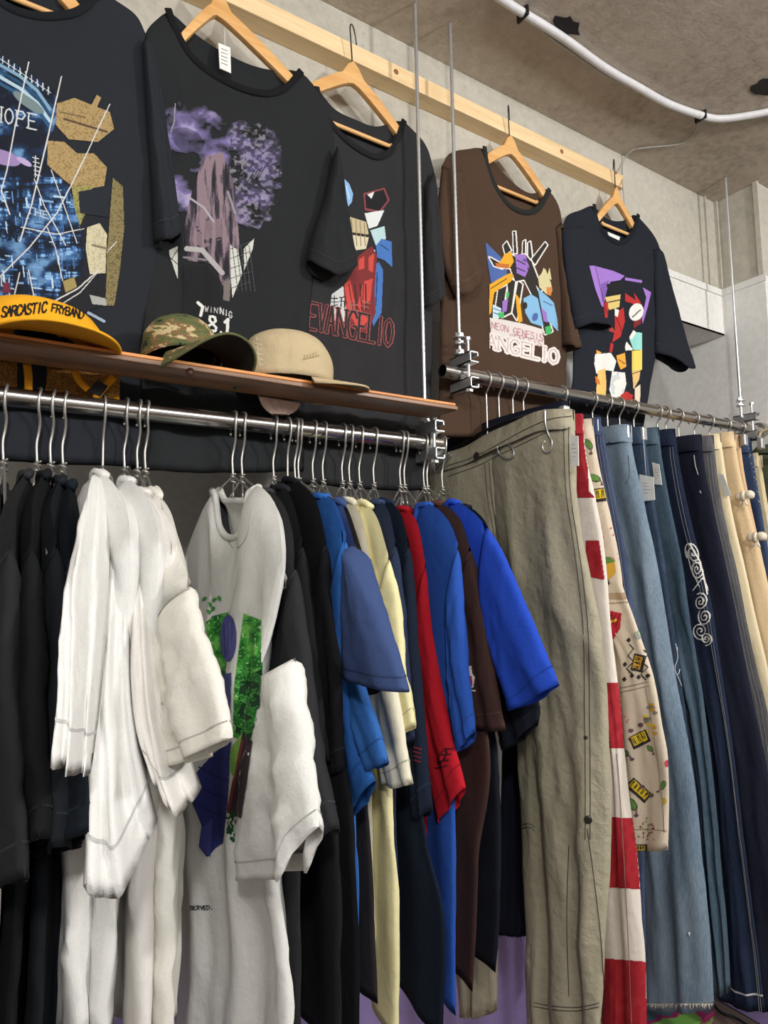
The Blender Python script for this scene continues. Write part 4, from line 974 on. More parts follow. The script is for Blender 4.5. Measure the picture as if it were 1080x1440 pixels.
# ================================================================ tees hung on the girder
NY = np.array((0, -1.0, 0))
def smooth_closed(pts): return pts
def wood_hanger(hx, ztop, Y, label, hw=.19, drop=.085, bar=None, hwl=None, sc=1.0):
    t = thing('wooden_hanger', label, 'hanger', (hx, Y, ztop), 'wooden hangers on the beam')
    th = .012
    # outline: neck hump, arms curving down to both ends
    up_, lo_ = [], []
    for i in range(25):
        s = -1+2*i/24; a = abs(s)
        zt_ = -.0-.030*sc*min(1, a/.16)**1.6 if a < .16 else -.030*sc-(drop-.030*sc)*((a-.16)/.84)**1.12
        zl_ = -.046*sc-(drop+.022-.046*sc)*max(0, (a-.03)/.97)**1.12
        q_ = s*hw if s > 0 else s*(hwl or hw)
        up_.append((hx+q_, zt_+ztop)); lo_.append((hx+q_, min(zl_+ztop, zt_+ztop-.017)))
    mb = MB(); V = []; n = len(up_)
    for y in (Y-th/2, Y+th/2):
        V += [(x, y, z) for x, z in up_]+[(x, y, z) for x, z in lo_]
    F = [(i, n+i, n+i+1, i+1) for i in range(n-1)]+[(2*n+i, 2*n+i+1, 3*n+i+1, 3*n+i) for i in range(n-1)]
    F += [(i, i+1, 2*n+i+1, 2*n+i) for i in range(n-1)]+[(n+i, 3*n+i, 3*n+i+1, n+i+1) for i in range(n-1)]
    F += [(0, 2*n, 3*n, n), (n-1, 2*n-1, 4*n-1, 3*n-1)]
    bm = bmesh.new(); vs = [bm.verts.new(v) for v in V]; [bm.faces.new([vs[i] for i in f]) for f in F]
    bmesh.ops.recalc_face_normals(bm, faces=bm.faces[:])
    es = [e for e in bm.edges if len(e.link_faces) == 2 and e.calc_face_angle(0) > .9]
    bmesh.ops.bevel(bm, geom=es, offset=.0018, segments=2, affect='EDGES', profile=.5)
    bm.verts.index_update(); V = [v.co.copy() for v in bm.verts]; F = [[v.index for v in f.verts] for f in bm.faces]; bm.free()
    flat_shade(mk('body', V, F, M_HANGW, t), 40)
    zb = zb1+.006
    d = np.array((.75, .66, 0)); c = np.array((hx, Y, 0))
    P = [c+np.array((0, 0, ztop-.004)), c+np.array((0, 0, ztop+.012)), c+d*-.006+np.array((0, 0, zb-.014)), c+d*-.009+np.array((0, 0, zb+.002)), c+d*-.002+np.array((0, 0, zb+.017)), c+d*.011+np.array((0, 0, zb+.022)), c+d*.025+np.array((0, 0, zb+.012)), c+d*.031+np.array((0, 0, zb-.003))]
    MB().tube(resample(P, 36), .0014, 8).build('hook', plain('dark_steel_hook', (92, 90, 86), .35, .9), t)
    if bar is not None:
        zb_ = ztop-bar; x0, x1_ = hx-hw*.62, hx+hw*.62
        MB().tube([(x0, Y, zb_+.004), (x0+.004, Y, zb_), (x1_-.004, Y, zb_), (x1_, Y, zb_+.004)], .0042, 10).build('trouser_bar', M_HANGW, t)
    return t
def wall_tee(Y, col, label, neck, back, right, rs, left=None, ls=None, seed=0, T=.010, fold=.006, bottom=652, rib=None, rsY=-.008, lsY=-.008, k=3, bot=None):
    """right / left: dict(sh=[px..] from neck to shoulder tip, side=[px..] down to hem); rs / ls: (inner px list, outer px list, hem px list)"""
    c = lambda p, dy=0: onY(p[0], p[1], Y+dy)
    nk = [c(p) for p in neck]; bk = [c(p) for p in back]
    cx = (nk[0][0]+nk[-1][0])/2
    mir = lambda p: np.array((2*cx-p[0], p[1], p[2]))
    shR = [c(p) for p in right['sh']]; sdR = [c(p) for p in right['side']]
    if left: shL = [c(p) for p in left['sh']]; sdL = [c(p) for p in left['side']]
    else: shL = [mir(p) for p in shR]; sdL = [mir(p) for p in sdR]
    root = thing('tee_shirt', label, 'tee', (cx, Y, nk[0][2]), 'graphic tees on the concrete girder'); body = Body()
    mat = cloth(col, .10, wr=.25); ribm = cloth(rib or darker(col, .8), .08)
    Tf = shL[::-1]+nk+shR; Tb = shL[::-1]+bk+shR
    Tf = [p for p in Tf]; 
    V, F, Fp, Bp, n = panel(Tf, [sdL[-1], (sdL[-1]+sdR[-1])/2-np.array((0, 0, .004)), sdR[-1]], [shL[-1]]+sdL, [shR[-1]]+sdR, NY, T, fold, k, seed, 44, 60, Tb=Tb, edge=.45)
    V, F = weld(V, F); mk('torso', V, F, mat, root); body.add(V, F)
    loop = [p+NY*T*.55 for p in resample(nk, 26)]+[p-NY*T*.55 for p in resample(bk, 26)][::-1]
    lc = np.mean(loop, axis=0); 
    V = []; m = len(loop)
    for q in (0, 1):
        pass
    wd = .0125
    up = [p+np.array((0, 0, .001)) for p in loop]
    fr = []
    for i, p in enumerate(loop):   # flat ribbed band lying outside the opening
        a, b_ = loop[i-1], loop[(i+1) % m]; tg = b_-a; nn = np.array((-tg[2], 0, tg[0])); nn = nn/(np.linalg.norm(nn)+1e-9)
        front = i < 27
        if front and nn[2] > 0: nn = -nn
        if not front and nn[2] > 0: nn = -nn
        fr.append(nn)
    for half, sg in ((range(27), 1), (range(27, m), -1)):
        h = list(half); q = len(h); V = []; F = []
        for j, i in enumerate(h):
            e = min(1, min(j, q-1-j)/3+.15)
            for dn, dd in ((0, .0), (.15*wd, .0026), (.9*wd, .0024), (wd, .0004)):
                V.append(loop[i]+fr[i]*dn*1.0+NY*sg*(dd+.002))
        F = [(j*4+a, j*4+a+1, j*4+5+a, j*4+4+a) for j in range(q-1) for a in range(3)]
        mk('collar', V, F, ribm, root); body.add(V, F)
    def slv(sp, dy, mirror=None, sd=0):
        if mirror: I, O, H = [[mir(p)+np.array((0, .5*(Y-p[1])+.5*(Y-p[1])+.012, 0)) for p in l] for l in mirror]
        else: I, O, H = [[c(p, dy) for p in l] for l in sp]
        V, F, Fp, Bp, n = panel([I[0], O[0]], [I[-1]]+H+[O[-1]], I, O, NY, .011, fold*.7, 1.6, seed+sd, 18, 30, hem_t=1.9, edge=.6, wav=1.5)
        V, F = weld(V, F); slo = mk('sleeve', V, F, mat, root); body.add(V, F)
        v2, f2 = strip(row(Fp, .90), row(Fp, .908), n*.0009); mk('hem_stitching', v2, f2, cloth(tuple(x+12 for x in col), .05), slo)
        return I, O, H
    got = slv(rs, rsY, None, 3)
    if ls: slv(ls, lsY, None, 4)
    else: slv(None, 0, got, 5)
    return root, body, cx
BLK, NVB = (38, 40, 45), (30, 34, 42)
def hz(px, py, Y): return onY(px, py, Y)
# 5: rightmost, black tee with purple-framed print
r5, b5, cx = wall_tee(.996, (31, 35, 43), 'small black tee with purple framed print, rightmost on the concrete wall',
    [(834, 290), (838, 312), (850, 331), (866, 340), (880, 333), (889, 315), (892, 302)], [(834, 290), (850, 305), (865, 311), (880, 309), (892, 302)],
    dict(sh=[(905, 313), (922, 335), (930, 358)], side=[(930, 420), (922, 497), (913, 545), (903, 600)]),
    ([(918, 350), (920, 420), (921, 497)], [(929, 350), (945, 408), (958, 460), (973, 513)], [(946, 510), (957, 518), (969, 521)]),
    dict(sh=[(815, 296), (798, 303), (790, 320)], side=[(800, 420), (806, 500), (798, 600)]),
    ([(822, 318), (838, 385), (848, 430), (857, 462)], [(790, 320), (791, 360), (798, 412), (806, 464)], [(842, 460), (825, 458)]), seed=71, fold=.004, rib=(24, 27, 34), lsY=-.022)
p = hz(868, 262, .99); wood_hanger(p[0], p[2], .996, 'small wooden hanger at the beam end inside the rightmost black tee', .10, .12, .115)
# 4: brown
r4, b4, cx = wall_tee(.994, (74, 56, 44), 'faded brown tee with black collar and white outlined burst print',
    [(681, 210), (685, 236), (697, 266), (714, 288), (735, 297), (753, 291), (767, 266)], [(681, 210), (703, 238), (728, 262), (748, 272), (767, 266)],
    dict(sh=[(776, 273), (785, 288), (790, 312)], side=[(794, 400), (797, 500), (794, 616)]),
    ([(780, 320), (786, 400), (792, 486)], [(790, 312), (799, 383), (805, 452), (812, 492)], [(800, 492)]),
    dict(sh=[(655, 210), (632, 216), (621, 234)], side=[(618, 400), (618, 500), (616, 614)]),
    ([(650, 240), (660, 310), (668, 345), (675, 384)], [(621, 234), (616, 300), (622, 370), (640, 418)], [(668, 402), (655, 416)]), seed=72, fold=.005, rib=(38, 40, 38), lsY=-.022)
p = hz(718, 190, .99); wood_hanger(p[0], p[2], .994, 'wooden hanger inside the faded brown tee', .13, .122, .135)
# 3
r3, b3, cx = wall_tee(.990, (44, 44, 46), 'washed black tee with red outlined lettering, behind the shelf end rod',
    [(447, 127), (455, 158), (478, 189), (505, 210), (528, 219), (548, 207), (562, 170)], [(447, 127), (470, 153), (500, 168), (530, 178), (562, 170)],
    dict(sh=[(582, 184), (600, 206), (610, 240)], side=[(604, 340), (606, 450), (606, 560), (604, 690)]),
    ([(598, 262), (597, 350), (597, 434)], [(610, 240), (617, 300), (620, 360), (622, 414)], [(604, 432), (614, 424)]), seed=73, fold=.007, rib=(30, 30, 32), rsY=-.016)
p = hz(495, 88, .99); wood_hanger(p[0], p[2], .990, 'wooden hanger inside the washed black tee', .14, .125, .140)
# 2
r2, b2, cx = wall_tee(.982, (36, 38, 40), 'large black tee with a purple cloud print between two other graphic tees',
    [(240, 18), (252, 50), (272, 82), (300, 105), (335, 122), (370, 130), (398, 122), (417, 100)], [(240, 18), (270, 44), (304, 68), (345, 88), (380, 98), (417, 100)],
    dict(sh=[(440, 119), (460, 152), (474, 205)], side=[(458, 300), (442, 380), (434, 460), (430, 560), (428, 662)]),
    ([(470, 215), (455, 285), (441, 325), (431, 366)], [(474, 205), (481, 250), (490, 315), (500, 372)], [(446, 384), (470, 392), (490, 384)]), left=dict(sh=[(222, 26), (204, 48), (196, 90)], side=[(196, 300), (190, 450), (184, 660)]), seed=74, fold=.007, rib=(22, 23, 25), rsY=-.020)
p = hz(303, -13, .985); t2 = wood_hanger(p[0], p[2], .982, 'large wooden hanger with a white tag inside the purple cloud tee', .152, .108, None, hwl=.058, sc=1.1)
P = [onY(x, y, .970) for x, y in ((307, 60), (324, 67), (325, 103), (309, 96))]
_p = MB().prism([(q[0], q[2]) for q in P], (1, 0, 0), (0, 0, 1), (0, .970, 0), (0, 1, 0), .001); tg2 = mk('price_tag', _p.V, _p.F, M_TAG, t2, False)
MB().tube([onY(316, 38, .9735), onY(316, 63, .9695)], .0008, 6).build('tag_string', M_STRING, t2)
mb = MB()
for k in range(5): mb.tube([onY(311, 68+k*5, .9695), onY(320, 71.5+k*5, .9695)], .0004, 4)
mb.build('tag_text', plain('grey_ink', (120, 118, 116), .8), tg2)
# 1
r1, b1, cx = wall_tee(.972, (37, 40, 46), 'big black tee with a blue digital collage print, leftmost on the concrete wall',
    [(-15, -36), (-8, -8), (12, 10), (40, 20), (70, 22), (104, 16), (128, -3), (134, -14)], [(-15, -36), (20, -16), (60, -6), (100, -6), (134, -14)],
    dict(sh=[(165, 2), (192, 22), (206, 50)], side=[(215, 200), (222, 380), (206, 440), (200, 500), (198, 656)]),
    ([(200, 60), (206, 160), (212, 250), (217, 344)], [(206, 50), (224, 110), (235, 185), (246, 262), (253, 333)], [(228, 346), (240, 342)]), seed=75, fold=.006, rib=(26, 28, 32), rsY=-.016, T=.011)
p = hz(58, -62, .975); wood_hanger(p[0], p[2], .972, 'wooden hanger with a round bar inside the leftmost collage tee', .11, .115, .085)

# ---- prints on the wall tees (plain generic shapes in the colours of the prints; the lettering as it stands)
INK = (37, 40, 46)
cv = Canvas(-40, 70, 180, 470, .65); rs = np.random.RandomState(2); rr = random.Random(8)
nz = fbm(cv.X/26, cv.Y/18, 1, 5); st = fbm(cv.X/5, cv.Y/40, 4, 3); sh = fbm(cv.X/40, cv.Y/4, 6, 3)
fld = cv.inside([(-40, 76), (0, 80), (22, 92), (48, 108), (76, 128), (84, 150), (74, 185), (62, 210), (72, 240), (96, 262), (108, 300), (118, 350), (112, 440), (60, 470), (-40, 470)])
cv.put(fld, (14, 22, 36)); cv.put(fld, (30, 66, 112), np.clip((nz-.42)*3.2, 0, .9)); cv.put(fld, (110, 154, 196), np.clip((nz-.60)*5, 0, .8))
cv.put(fld & (cv.Y > 250), (56, 104, 164), np.clip((st*sh-.27)*6, 0, .7)); cv.put(fld & (st*sh > .42) & (cv.Y > 250), (130, 172, 212))
for i in range(120):
    x, y = rr.uniform(-40, 112), rr.uniform(265, 455); l = rr.uniform(3, 16)
    cv.put(cv.linem([(x, y), (x+l, y+l*.12)] if rr.random() < .6 else [(x, y), (x+l*.1, y+l)], rr.choice((1.2, 1.6, 2.6))) & fld, rr.choice([(120, 160, 205), (70, 116, 176), (180, 205, 225), (30, 60, 110)]))
for k, (a, c_) in enumerate(((0, (120, 156, 180)), (9, (34, 72, 104)), (17, (170, 196, 208)), (26, (40, 84, 120)))):
    cv.line([(-40, 84+a), (0, 92+a), (28, 108+a), (52, 128+a), (70, 154+a)], 4.5, c_)
cv.put(cv.ellm(4, 222, 26, 10, 18) < 1, (150, 128, 176)); cv.put(cv.ellm(34, 228, 12, 4, 30) < 1, (176, 160, 200)); cv.put(cv.ellm(40, 145, 26, 7, 35) < 1, (110, 128, 130))
sp = vn(cv.X/1.6, cv.Y/1.6, 21)
def speck(m, c1, c2, t=.62): cv.put(m, c1); cv.put(m & (sp > t), c2)
TAN, TAN2 = (166, 142, 96), (138, 116, 74)
speck(cv.inside([(80, 146), (104, 138), (154, 158), (160, 182), (138, 200), (96, 196), (78, 176)]), TAN, TAN2); cv.line([(90, 168), (150, 186)], 3, (84, 66, 50)); cv.line([(84, 158), (120, 166)], 2, (110, 88, 62))
speck(cv.inside([(66, 198), (90, 200), (108, 216), (132, 216), (150, 236), (146, 262), (110, 268), (88, 252), (66, 232)]), TAN, TAN2)
speck(cv.inside([(100, 262), (130, 262), (120, 300), (112, 318), (104, 290)]), (150, 144, 84), (110, 108, 62))
speck(cv.inside([(158, 250), (172, 262), (174, 320), (168, 380), (160, 430), (148, 430), (150, 360)]), (128, 116, 76), (96, 88, 60))
cv.poly([(126, 152), (136, 134), (142, 138), (132, 160)], TAN)
cv.poly([(110, 270), (156, 262), (152, 306), (112, 300)], (28, 34, 42))
speck(cv.inside([(122, 320), (140, 314), (150, 330), (148, 384), (126, 386), (120, 350)]), (198, 192, 160), (176, 168, 138)); cv.line([(130, 345), (150, 350)], 3, (120, 112, 90))
cv.poly([(90, 392), (120, 388), (150, 390), (146, 430), (116, 440), (80, 425)], (24, 26, 32)); cv.poly([(88, 396), (104, 390), (108, 404), (92, 412)], (150, 134, 84))
cv.poly([(126, 415), (148, 420), (150, 430), (130, 428)], (160, 164, 160)); cv.line([(124, 440), (146, 452)], 4, (150, 166, 186))
WL = (206, 206, 204)
for ln, w_l in (([(40, 88), (22, 175), (10, 240), (2, 268), (14, 302)], 1.8), ([(86, 108), (68, 190), (44, 290), (28, 340)], 1.9), ([(154, 147), (120, 220), (80, 300), (40, 350), (-10, 400)], 1.7), ([(48, 252), (62, 290), (92, 345)], 1.3), ([(72, 240), (90, 290), (108, 342)], 1.2), ([(66, 320), (78, 350), (88, 395)], 1.2), ([(40, 380), (48, 420)], 1.4),
                ([(76, 424), (110, 406), (136, 382)], 1.8), ([(84, 430), (112, 412), (140, 380)], 1.3), ([(30, 320), (80, 330), (118, 322)], 1.2), ([(150, 355), (164, 340)], 1.2), ([(28, 384), (20, 418)], 1.6)):
    cv.line(ln, w_l, WL)
cv.text('HOPE', (-10, 170), (16.5, 3.6), (1, -21), 2.0, (196, 202, 206), .3, True)
cv.text('TON', (-14, 332), (14, 3), (.5, -13), 2.2, (12, 18, 28), .3, True)
cv.text('THE', (38, 300), (11, 3), (.6, -9), 1.4, (176, 190, 206), .3, True)
cv.text('SILL', (-20, 396), (11, 3), (.6, -14), 1.8, (170, 182, 196), .3)
for i in range(9): cv.line([(4+i*8, 80+i*5.4), (4+i*8+rr.uniform(-1, 1), 90+i*5.4)], 1.6, (190, 198, 204)); cv.line([(1+i*8, 84+i*5.4), (7+i*8, 88+i*5.4)], 1.3, (190, 198, 204))
for i in range(5): cv.line([(46+i*.6, 222+i*6), (54+i*.6, 224+i*6)], 1.4, (196, 200, 206)); cv.line([(50, 220+i*6), (49, 226+i*6)], 1.2, (196, 200, 206))
cv.put(cv.inside([(-40, 395), (14, 398), (16, 412), (-40, 414)]) & (st > .5), (110, 44, 62))
decal(r1, b1, cv)

# tee 2
cv = Canvas(232, 140, 396, 486, .65); nz = fbm(cv.X/22, cv.Y/17, 9, 5); fn = fbm(cv.X/5, cv.Y/4, 12, 4)
base = np.array((36, 38, 40))
mask = np.minimum(np.minimum(cv.ellm(275, 205, 62, 52, 25), cv.ellm(340, 225, 62, 50, 20)), np.minimum(cv.ellm(268, 258, 50, 36), cv.ellm(352, 285, 36, 34, -20)))
mask = mask+(fbm(cv.X/14, cv.Y/11, 55, 4)-.5)*1.3; nz = fbm(cv.X/30, cv.Y/20, 9, 5); soft = np.clip((1.08-mask)*1.8, 0, 1)
al = soft*np.clip((nz-.34)*4.5, 0, 1)
cv.put((mask < 1.08) & (al > .03), (36, 38, 40)); m = (mask < 1.08) & (al > .03)
cv.put(m, (118, 106, 156), al*.9); cv.put(m & (nz > .58), (168, 158, 198), np.clip((nz-.58)*7, 0, .8)*soft)
rt = (cv.X > 322) & (mask < 1.0); cv.put(rt & (fn > .5), (140, 136, 148), np.clip((fn-.5)*6, 0, .7)*soft); cv.put(rt & (fn < .44) & m, (36, 38, 42), .7)
cv.put(m & (cv.ellm(264, 198, 24, 16, 30) < 1), (38, 38, 52), .55)
for a in range(4): cv.line([(345+a*5, 262-a*2), (358+a*5, 240-a*2)], 1.3, (34, 36, 40))
cv.line([(352, 250), (378, 272)], 3, (38, 38, 46)); cv.line([(246, 146), (245, 172), (240, 186)], 1.6, (150, 146, 150)); cv.line([(244, 258), (270, 272)], 1.3, (110, 104, 124)); cv.line([(318, 288), (336, 310), (364, 322)], 1.3, (112, 110, 118)); cv.line([(313, 262), (312, 300)], 1.3, (84, 78, 88))
# plain vertical brush smear, sash strokes and dark column
sm = fbm(cv.X/5, cv.Y/42, 31, 3); g = cv.inside([(286, 222), (312, 214), (330, 262), (336, 345), (326, 398), (312, 402), (300, 372), (262, 366), (258, 318), (270, 268)])
cv.put(g, (52, 46, 56)); cv.put(g & (sm > .46), (98, 86, 96)); cv.put(g & (sm > .56), (132, 114, 122)); cv.put(g & (sm < .36), (34, 32, 38))
m = cv.inside([(276, 300), (292, 290), (310, 300), (312, 336), (286, 350), (270, 340)]); cv.put(m & (nz > .44), (136, 116, 124), .7)
cv.line([(262, 276), (286, 292), (300, 312)], 3, (160, 156, 164)); cv.line([(320, 270), (330, 300)], 3, (140, 136, 148))
cv.line([(262, 350), (284, 352), (312, 384)], 7, (166, 162, 162)); cv.line([(258, 362), (290, 366)], 3, (120, 116, 118))
cv.poly([(258, 372), (290, 374), (308, 395), (310, 450), (256, 450)], (18, 19, 22))
cv.poly([(314, 396), (324, 394), (322, 424), (313, 422)], (112, 104, 102))
for tri in ([(323, 344), (334, 352), (340, 385), (326, 420), (324, 390)], [(237, 352), (250, 346), (250, 394), (238, 360)], [(342, 350), (357, 335), (355, 350), (343, 380)]):
    cv.poly(tri, (196, 198, 190))
for a in range(5): cv.line([(324, 350+a*14), (352, 340+a*14)], 1.1, (70, 72, 74)); cv.line([(326+a*6, 346), (334+a*6, 410)], 1.1, (70, 72, 74))
cv.line([(238, 362), (250, 372)], 1.2, (60, 60, 62)); cv.line([(250, 352), (240, 366)], 1.2, (60, 60, 62))
W2 = (218, 218, 214)
cv.line([(278, 426), (285, 432)], 4.2, W2); cv.line([(285, 432), (282, 444)], 4, W2)
cv.text('WIN', (288, 438), (6.4, 1.0), (.4, -7), 1.2, (170, 170, 168), .3); cv.text('NIG', (309, 441), (6, 2.4), (.4, -8), 1.5, (190, 190, 188), .3)
cv.text('8', (292, 464), (13, 3), (1, -20), 3.4, W2, .1); cv.text('1', (312, 470), (14, 3), (1.4, -22), 4.4, W2, .1); cv.ell(310, 467, 1.8, 1.8, W2)
decal(r2, b2, cv)

# tee 3
cv = Canvas(424, 240, 560, 500, .6); nz = fbm(cv.X/12, cv.Y/16, 15, 4)
RD, RD2, BL, PL = (196, 72, 64), (118, 44, 44), (66, 112, 178), (206, 216, 218)
cv.poly([(481, 249), (490, 258), (496, 273), (494, 285), (489, 291), (484, 272)], (136, 178, 220)); cv.line([(486, 262), (491, 280)], 1.5, (196, 216, 236))
cv.poly([(510, 272), (540, 264), (548, 282), (534, 300), (512, 296)], (128, 66, 70)); cv.poly([(513, 274), (539, 267), (545, 282), (533, 297), (514, 293)], (24, 24, 28)); cv.poly([(516, 274), (526, 270), (522, 280)], (214, 216, 216))
cv.poly([(512, 300), (540, 296), (530, 318), (518, 322)], (214, 219, 218)); cv.poly([(520, 324), (540, 318), (542, 336), (528, 346)], (176, 204, 206))
cv.poly([(528, 346), (536, 336), (550, 340), (551, 376), (540, 366), (530, 362)], BL); cv.line([(534, 344), (546, 352)], 1.4, (30, 50, 92))
cv.poly([(520, 380), (532, 368), (538, 380), (536, 440), (524, 460), (520, 420)], BL); cv.line([(530, 384), (528, 430)], 1.5, (32, 54, 98))
cv.poly([(488, 304), (514, 312), (518, 330), (490, 326)], (190, 176, 140)); cv.poly([(492, 330), (518, 334), (514, 350), (500, 352)], (208, 200, 170))
for a in range(4): cv.line([(494+a*6, 308+a*2), (495+a*6, 346)], 1.2, (132, 116, 84))
cv.poly([(520, 348), (527, 352), (525, 392), (521, 380)], (196, 216, 226))
cv.poly([(503, 360), (522, 346), (530, 360), (526, 410), (528, 440), (516, 470), (488, 460), (482, 420), (484, 400), (496, 380)], RD2)
for pl in ([(504, 366), (512, 360), (512, 378), (504, 380)], [(518, 362), (526, 356), (524, 384), (518, 380)], [(483, 400), (492, 394), (498, 424), (490, 440)], [(512, 396), (524, 392), (520, 424), (510, 428)], [(486, 428), (496, 424), (500, 446), (490, 448)], [(502, 430), (510, 400), (508, 440)], [(492, 442), (508, 438), (518, 450), (504, 466)]): cv.poly(pl, RD)
for a in range(4): cv.line([(490+a*8, 400), (496+a*6, 436)], 1.3, (34, 24, 26))
cv.poly([(466, 414), (482, 402), (484, 424), (490, 452), (470, 452), (464, 430)], (196, 198, 198))
K3 = (28, 28, 30)
for ln in ([(466, 420), (474, 420)], [(470, 416), (470, 432)], [(465, 425), (475, 425)], [(466, 431), (474, 429)], [(477, 419), (484, 418)], [(480, 419), (479, 432)], [(477, 424), (485, 424)], [(484, 424), (484, 433)]): cv.line(ln, 1.5, K3)
for ln in ([(493, 424), (493, 434)], [(498, 423), (498, 434)], [(491, 429), (502, 429)], [(490, 435), (504, 437)], [(508, 424), (520, 427)], [(508, 430), (518, 433)], [(513, 424), (512, 436)]): cv.line(ln, 1.4, (150, 96, 92))
LT = 'EVANGELIO'; wds = [1.05, .85, .95, 1.1, 1.05, .95, .9, .65, 1.1]
tm = cv.textm(LT, (432, 462), (14.2, 3.1), (2.6, -37), 5.2, .22, True, wds); ti = cv.textm(LT, (432, 462), (14.2, 3.1), (2.6, -37), 3.0, .22, True, wds)
cv.put(tm, (150, 78, 78)); cv.put(ti, (40, 38, 40))
decal(r3, b3, cv)

# tee 4
cv = Canvas(676, 318, 800, 520, .55); nz = fbm(cv.X/9, cv.Y/9, 25, 4)
WH, YE, PU, BU, LB, GR, DK4 = (226, 222, 216), (222, 164, 44), (150, 112, 190), (74, 100, 160), (128, 178, 214), (70, 176, 96), (44, 40, 36)
cv.poly([(682, 340), (704, 362), (712, 380), (712, 388), (690, 398), (685, 368)], BU)
spk = [[(722, 356), (721, 326), (724, 326), (726, 356)], [(711, 362), (707, 346), (712, 340), (718, 352)], [(734, 362), (735, 340), (738, 338), (738, 362)], [(742, 366), (742, 342), (745, 340), (748, 364)], [(746, 366), (766, 341), (769, 345), (752, 372)], [(706, 372), (688, 362), (694, 374), (706, 378)]]
for s_ in spk: cv.line(s_+[s_[0]], 3.4, WH); cv.poly(s_, DK4)
body4 = [[(706, 366), (716, 356), (724, 362), (722, 378), (704, 376)], [(716, 362), (738, 358), (748, 370), (744, 392), (724, 396), (718, 380)], [(712, 390), (724, 396), (718, 440), (706, 446), (714, 410)], [(736, 392), (746, 384), (762, 424), (776, 466), (766, 470), (752, 424)], [(746, 366), (756, 392), (766, 400), (760, 410), (744, 390)], [(700, 408), (712, 402), (706, 440), (696, 436)], [(728, 396), (734, 400), (726, 450), (720, 440)]]
for s_ in body4: cv.line(s_+[s_[0]], 3.6, WH)
for s_ in body4: cv.poly(s_, DK4)
cv.poly([(708, 358), (718, 354), (722, 368), (716, 378), (698, 374), (704, 366)], YE); cv.poly([(696, 370), (716, 372), (714, 378), (698, 376)], (190, 110, 50)); cv.poly([(688, 400), (716, 384), (722, 388), (718, 396), (694, 412), (690, 440), (687, 444)], YE); cv.line([(690, 406), (712, 392)], 1.4, (96, 66, 30)); cv.poly([(724, 412), (730, 420), (734, 452), (728, 454)], YE)
m = cv.inside([(724, 358), (738, 358), (744, 376), (738, 390), (726, 384)]); cv.put(m, PU); cv.put(m & (nz > .52), (104, 74, 142)); cv.line([(726, 366), (738, 372)], 1.4, DK4); cv.line([(724, 376), (738, 382)], 1.4, DK4)
cv.poly([(756, 390), (766, 378), (774, 398), (776, 410), (768, 414), (758, 404)], (206, 196, 150)); cv.poly([(768, 404), (776, 404), (774, 416), (768, 414)], (204, 130, 70)); cv.poly([(764, 376), (768, 390), (758, 392)], (206, 196, 150)); cv.poly([(772, 376), (775, 394), (768, 390)], (206, 196, 150))
cv.poly([(735, 420), (746, 414), (756, 420), (762, 450), (764, 460), (746, 454), (738, 440)], LB); cv.poly([(756, 406), (768, 416), (778, 426), (783, 450), (784, 466), (770, 452), (760, 430)], LB); cv.ell(738, 430, 3, 5, DK4); cv.line([(764, 424), (776, 430)], 1.5, BU); cv.ell(752, 446, 4, 6, BU, 20)
cv.poly([(692, 428), (704, 434), (706, 446), (692, 450)], (190, 214, 224)); cv.line([(694, 434), (704, 438)], 1.4, BU); cv.line([(694, 440), (704, 444)], 1.4, BU)
cv.poly([(706, 424), (714, 420), (712, 438), (706, 440)], PU); cv.poly([(760, 432), (768, 440), (770, 454), (764, 452)], PU); cv.poly([(700, 440), (708, 440), (708, 447), (701, 447)], GR); cv.poly([(766, 460), (774, 458), (774, 470), (767, 470)], GR); cv.poly([(712, 410), (716, 412), (714, 420), (711, 418)], GR)
cv.poly([(688, 447), (706, 449), (738, 456), (762, 463), (764, 477), (764, 487), (740, 484), (706, 476), (690, 470)], (216, 208, 204))
cv.text('NEON GENESIS', (691, 462), (6.1, 1.55), (.3, -9), 1.2, (176, 120, 132), .25); cv.text('GENESIS', (716, 478), (6.6, 1.4), (.3, -8), 1.1, (170, 130, 136), .25)
NG = 'ANGELIO'; w4 = [1.1, 1.15, 1.1, .95, .95, .7, 1.1]
t9 = cv.textm(NG, (684, 488), (14.6, 3.5), (.8, -19), 7.2, .22, True, w4); cv.put(t9 & (cv.X > 688), (226, 218, 214))
t3 = cv.textm(NG, (684, 488), (14.6, 3.5), (.8, -19), 1.3, .22, True, w4); cv.put(t3 & (cv.X > 688), (186, 166, 164))
decal(r4, b4, cv)

# tee 5
cv = Canvas(822, 368, 922, 572, .6); nz = fbm(cv.X/7, cv.Y/9, 35, 4)
PU5, RD5, YE5, OR5, TE5, W5, F5 = (158, 118, 200), (178, 46, 44), (222, 206, 100), (228, 164, 66), (146, 212, 204), (226, 226, 220), (24, 26, 32)
cv.poly([(828, 374), (836, 374), (862, 381), (878, 388), (872, 394), (858, 396), (852, 410), (848, 432), (845, 430), (836, 405)], PU5); cv.put(cv.inside([(844, 400), (856, 394), (850, 420), (846, 426)]), (128, 92, 170))
cv.poly([(878, 390), (902, 394), (902, 398), (878, 394)], PU5); cv.poly([(903, 404), (915, 411), (910, 432), (903, 456), (902, 448), (908, 418)], PU5)
cv.poly([(852, 400), (876, 396), (874, 412), (856, 416)], F5); cv.poly([(850, 418), (872, 414), (870, 432), (856, 436)], (214, 190, 116)); cv.line([(852, 426), (871, 422)], 1.6, F5)
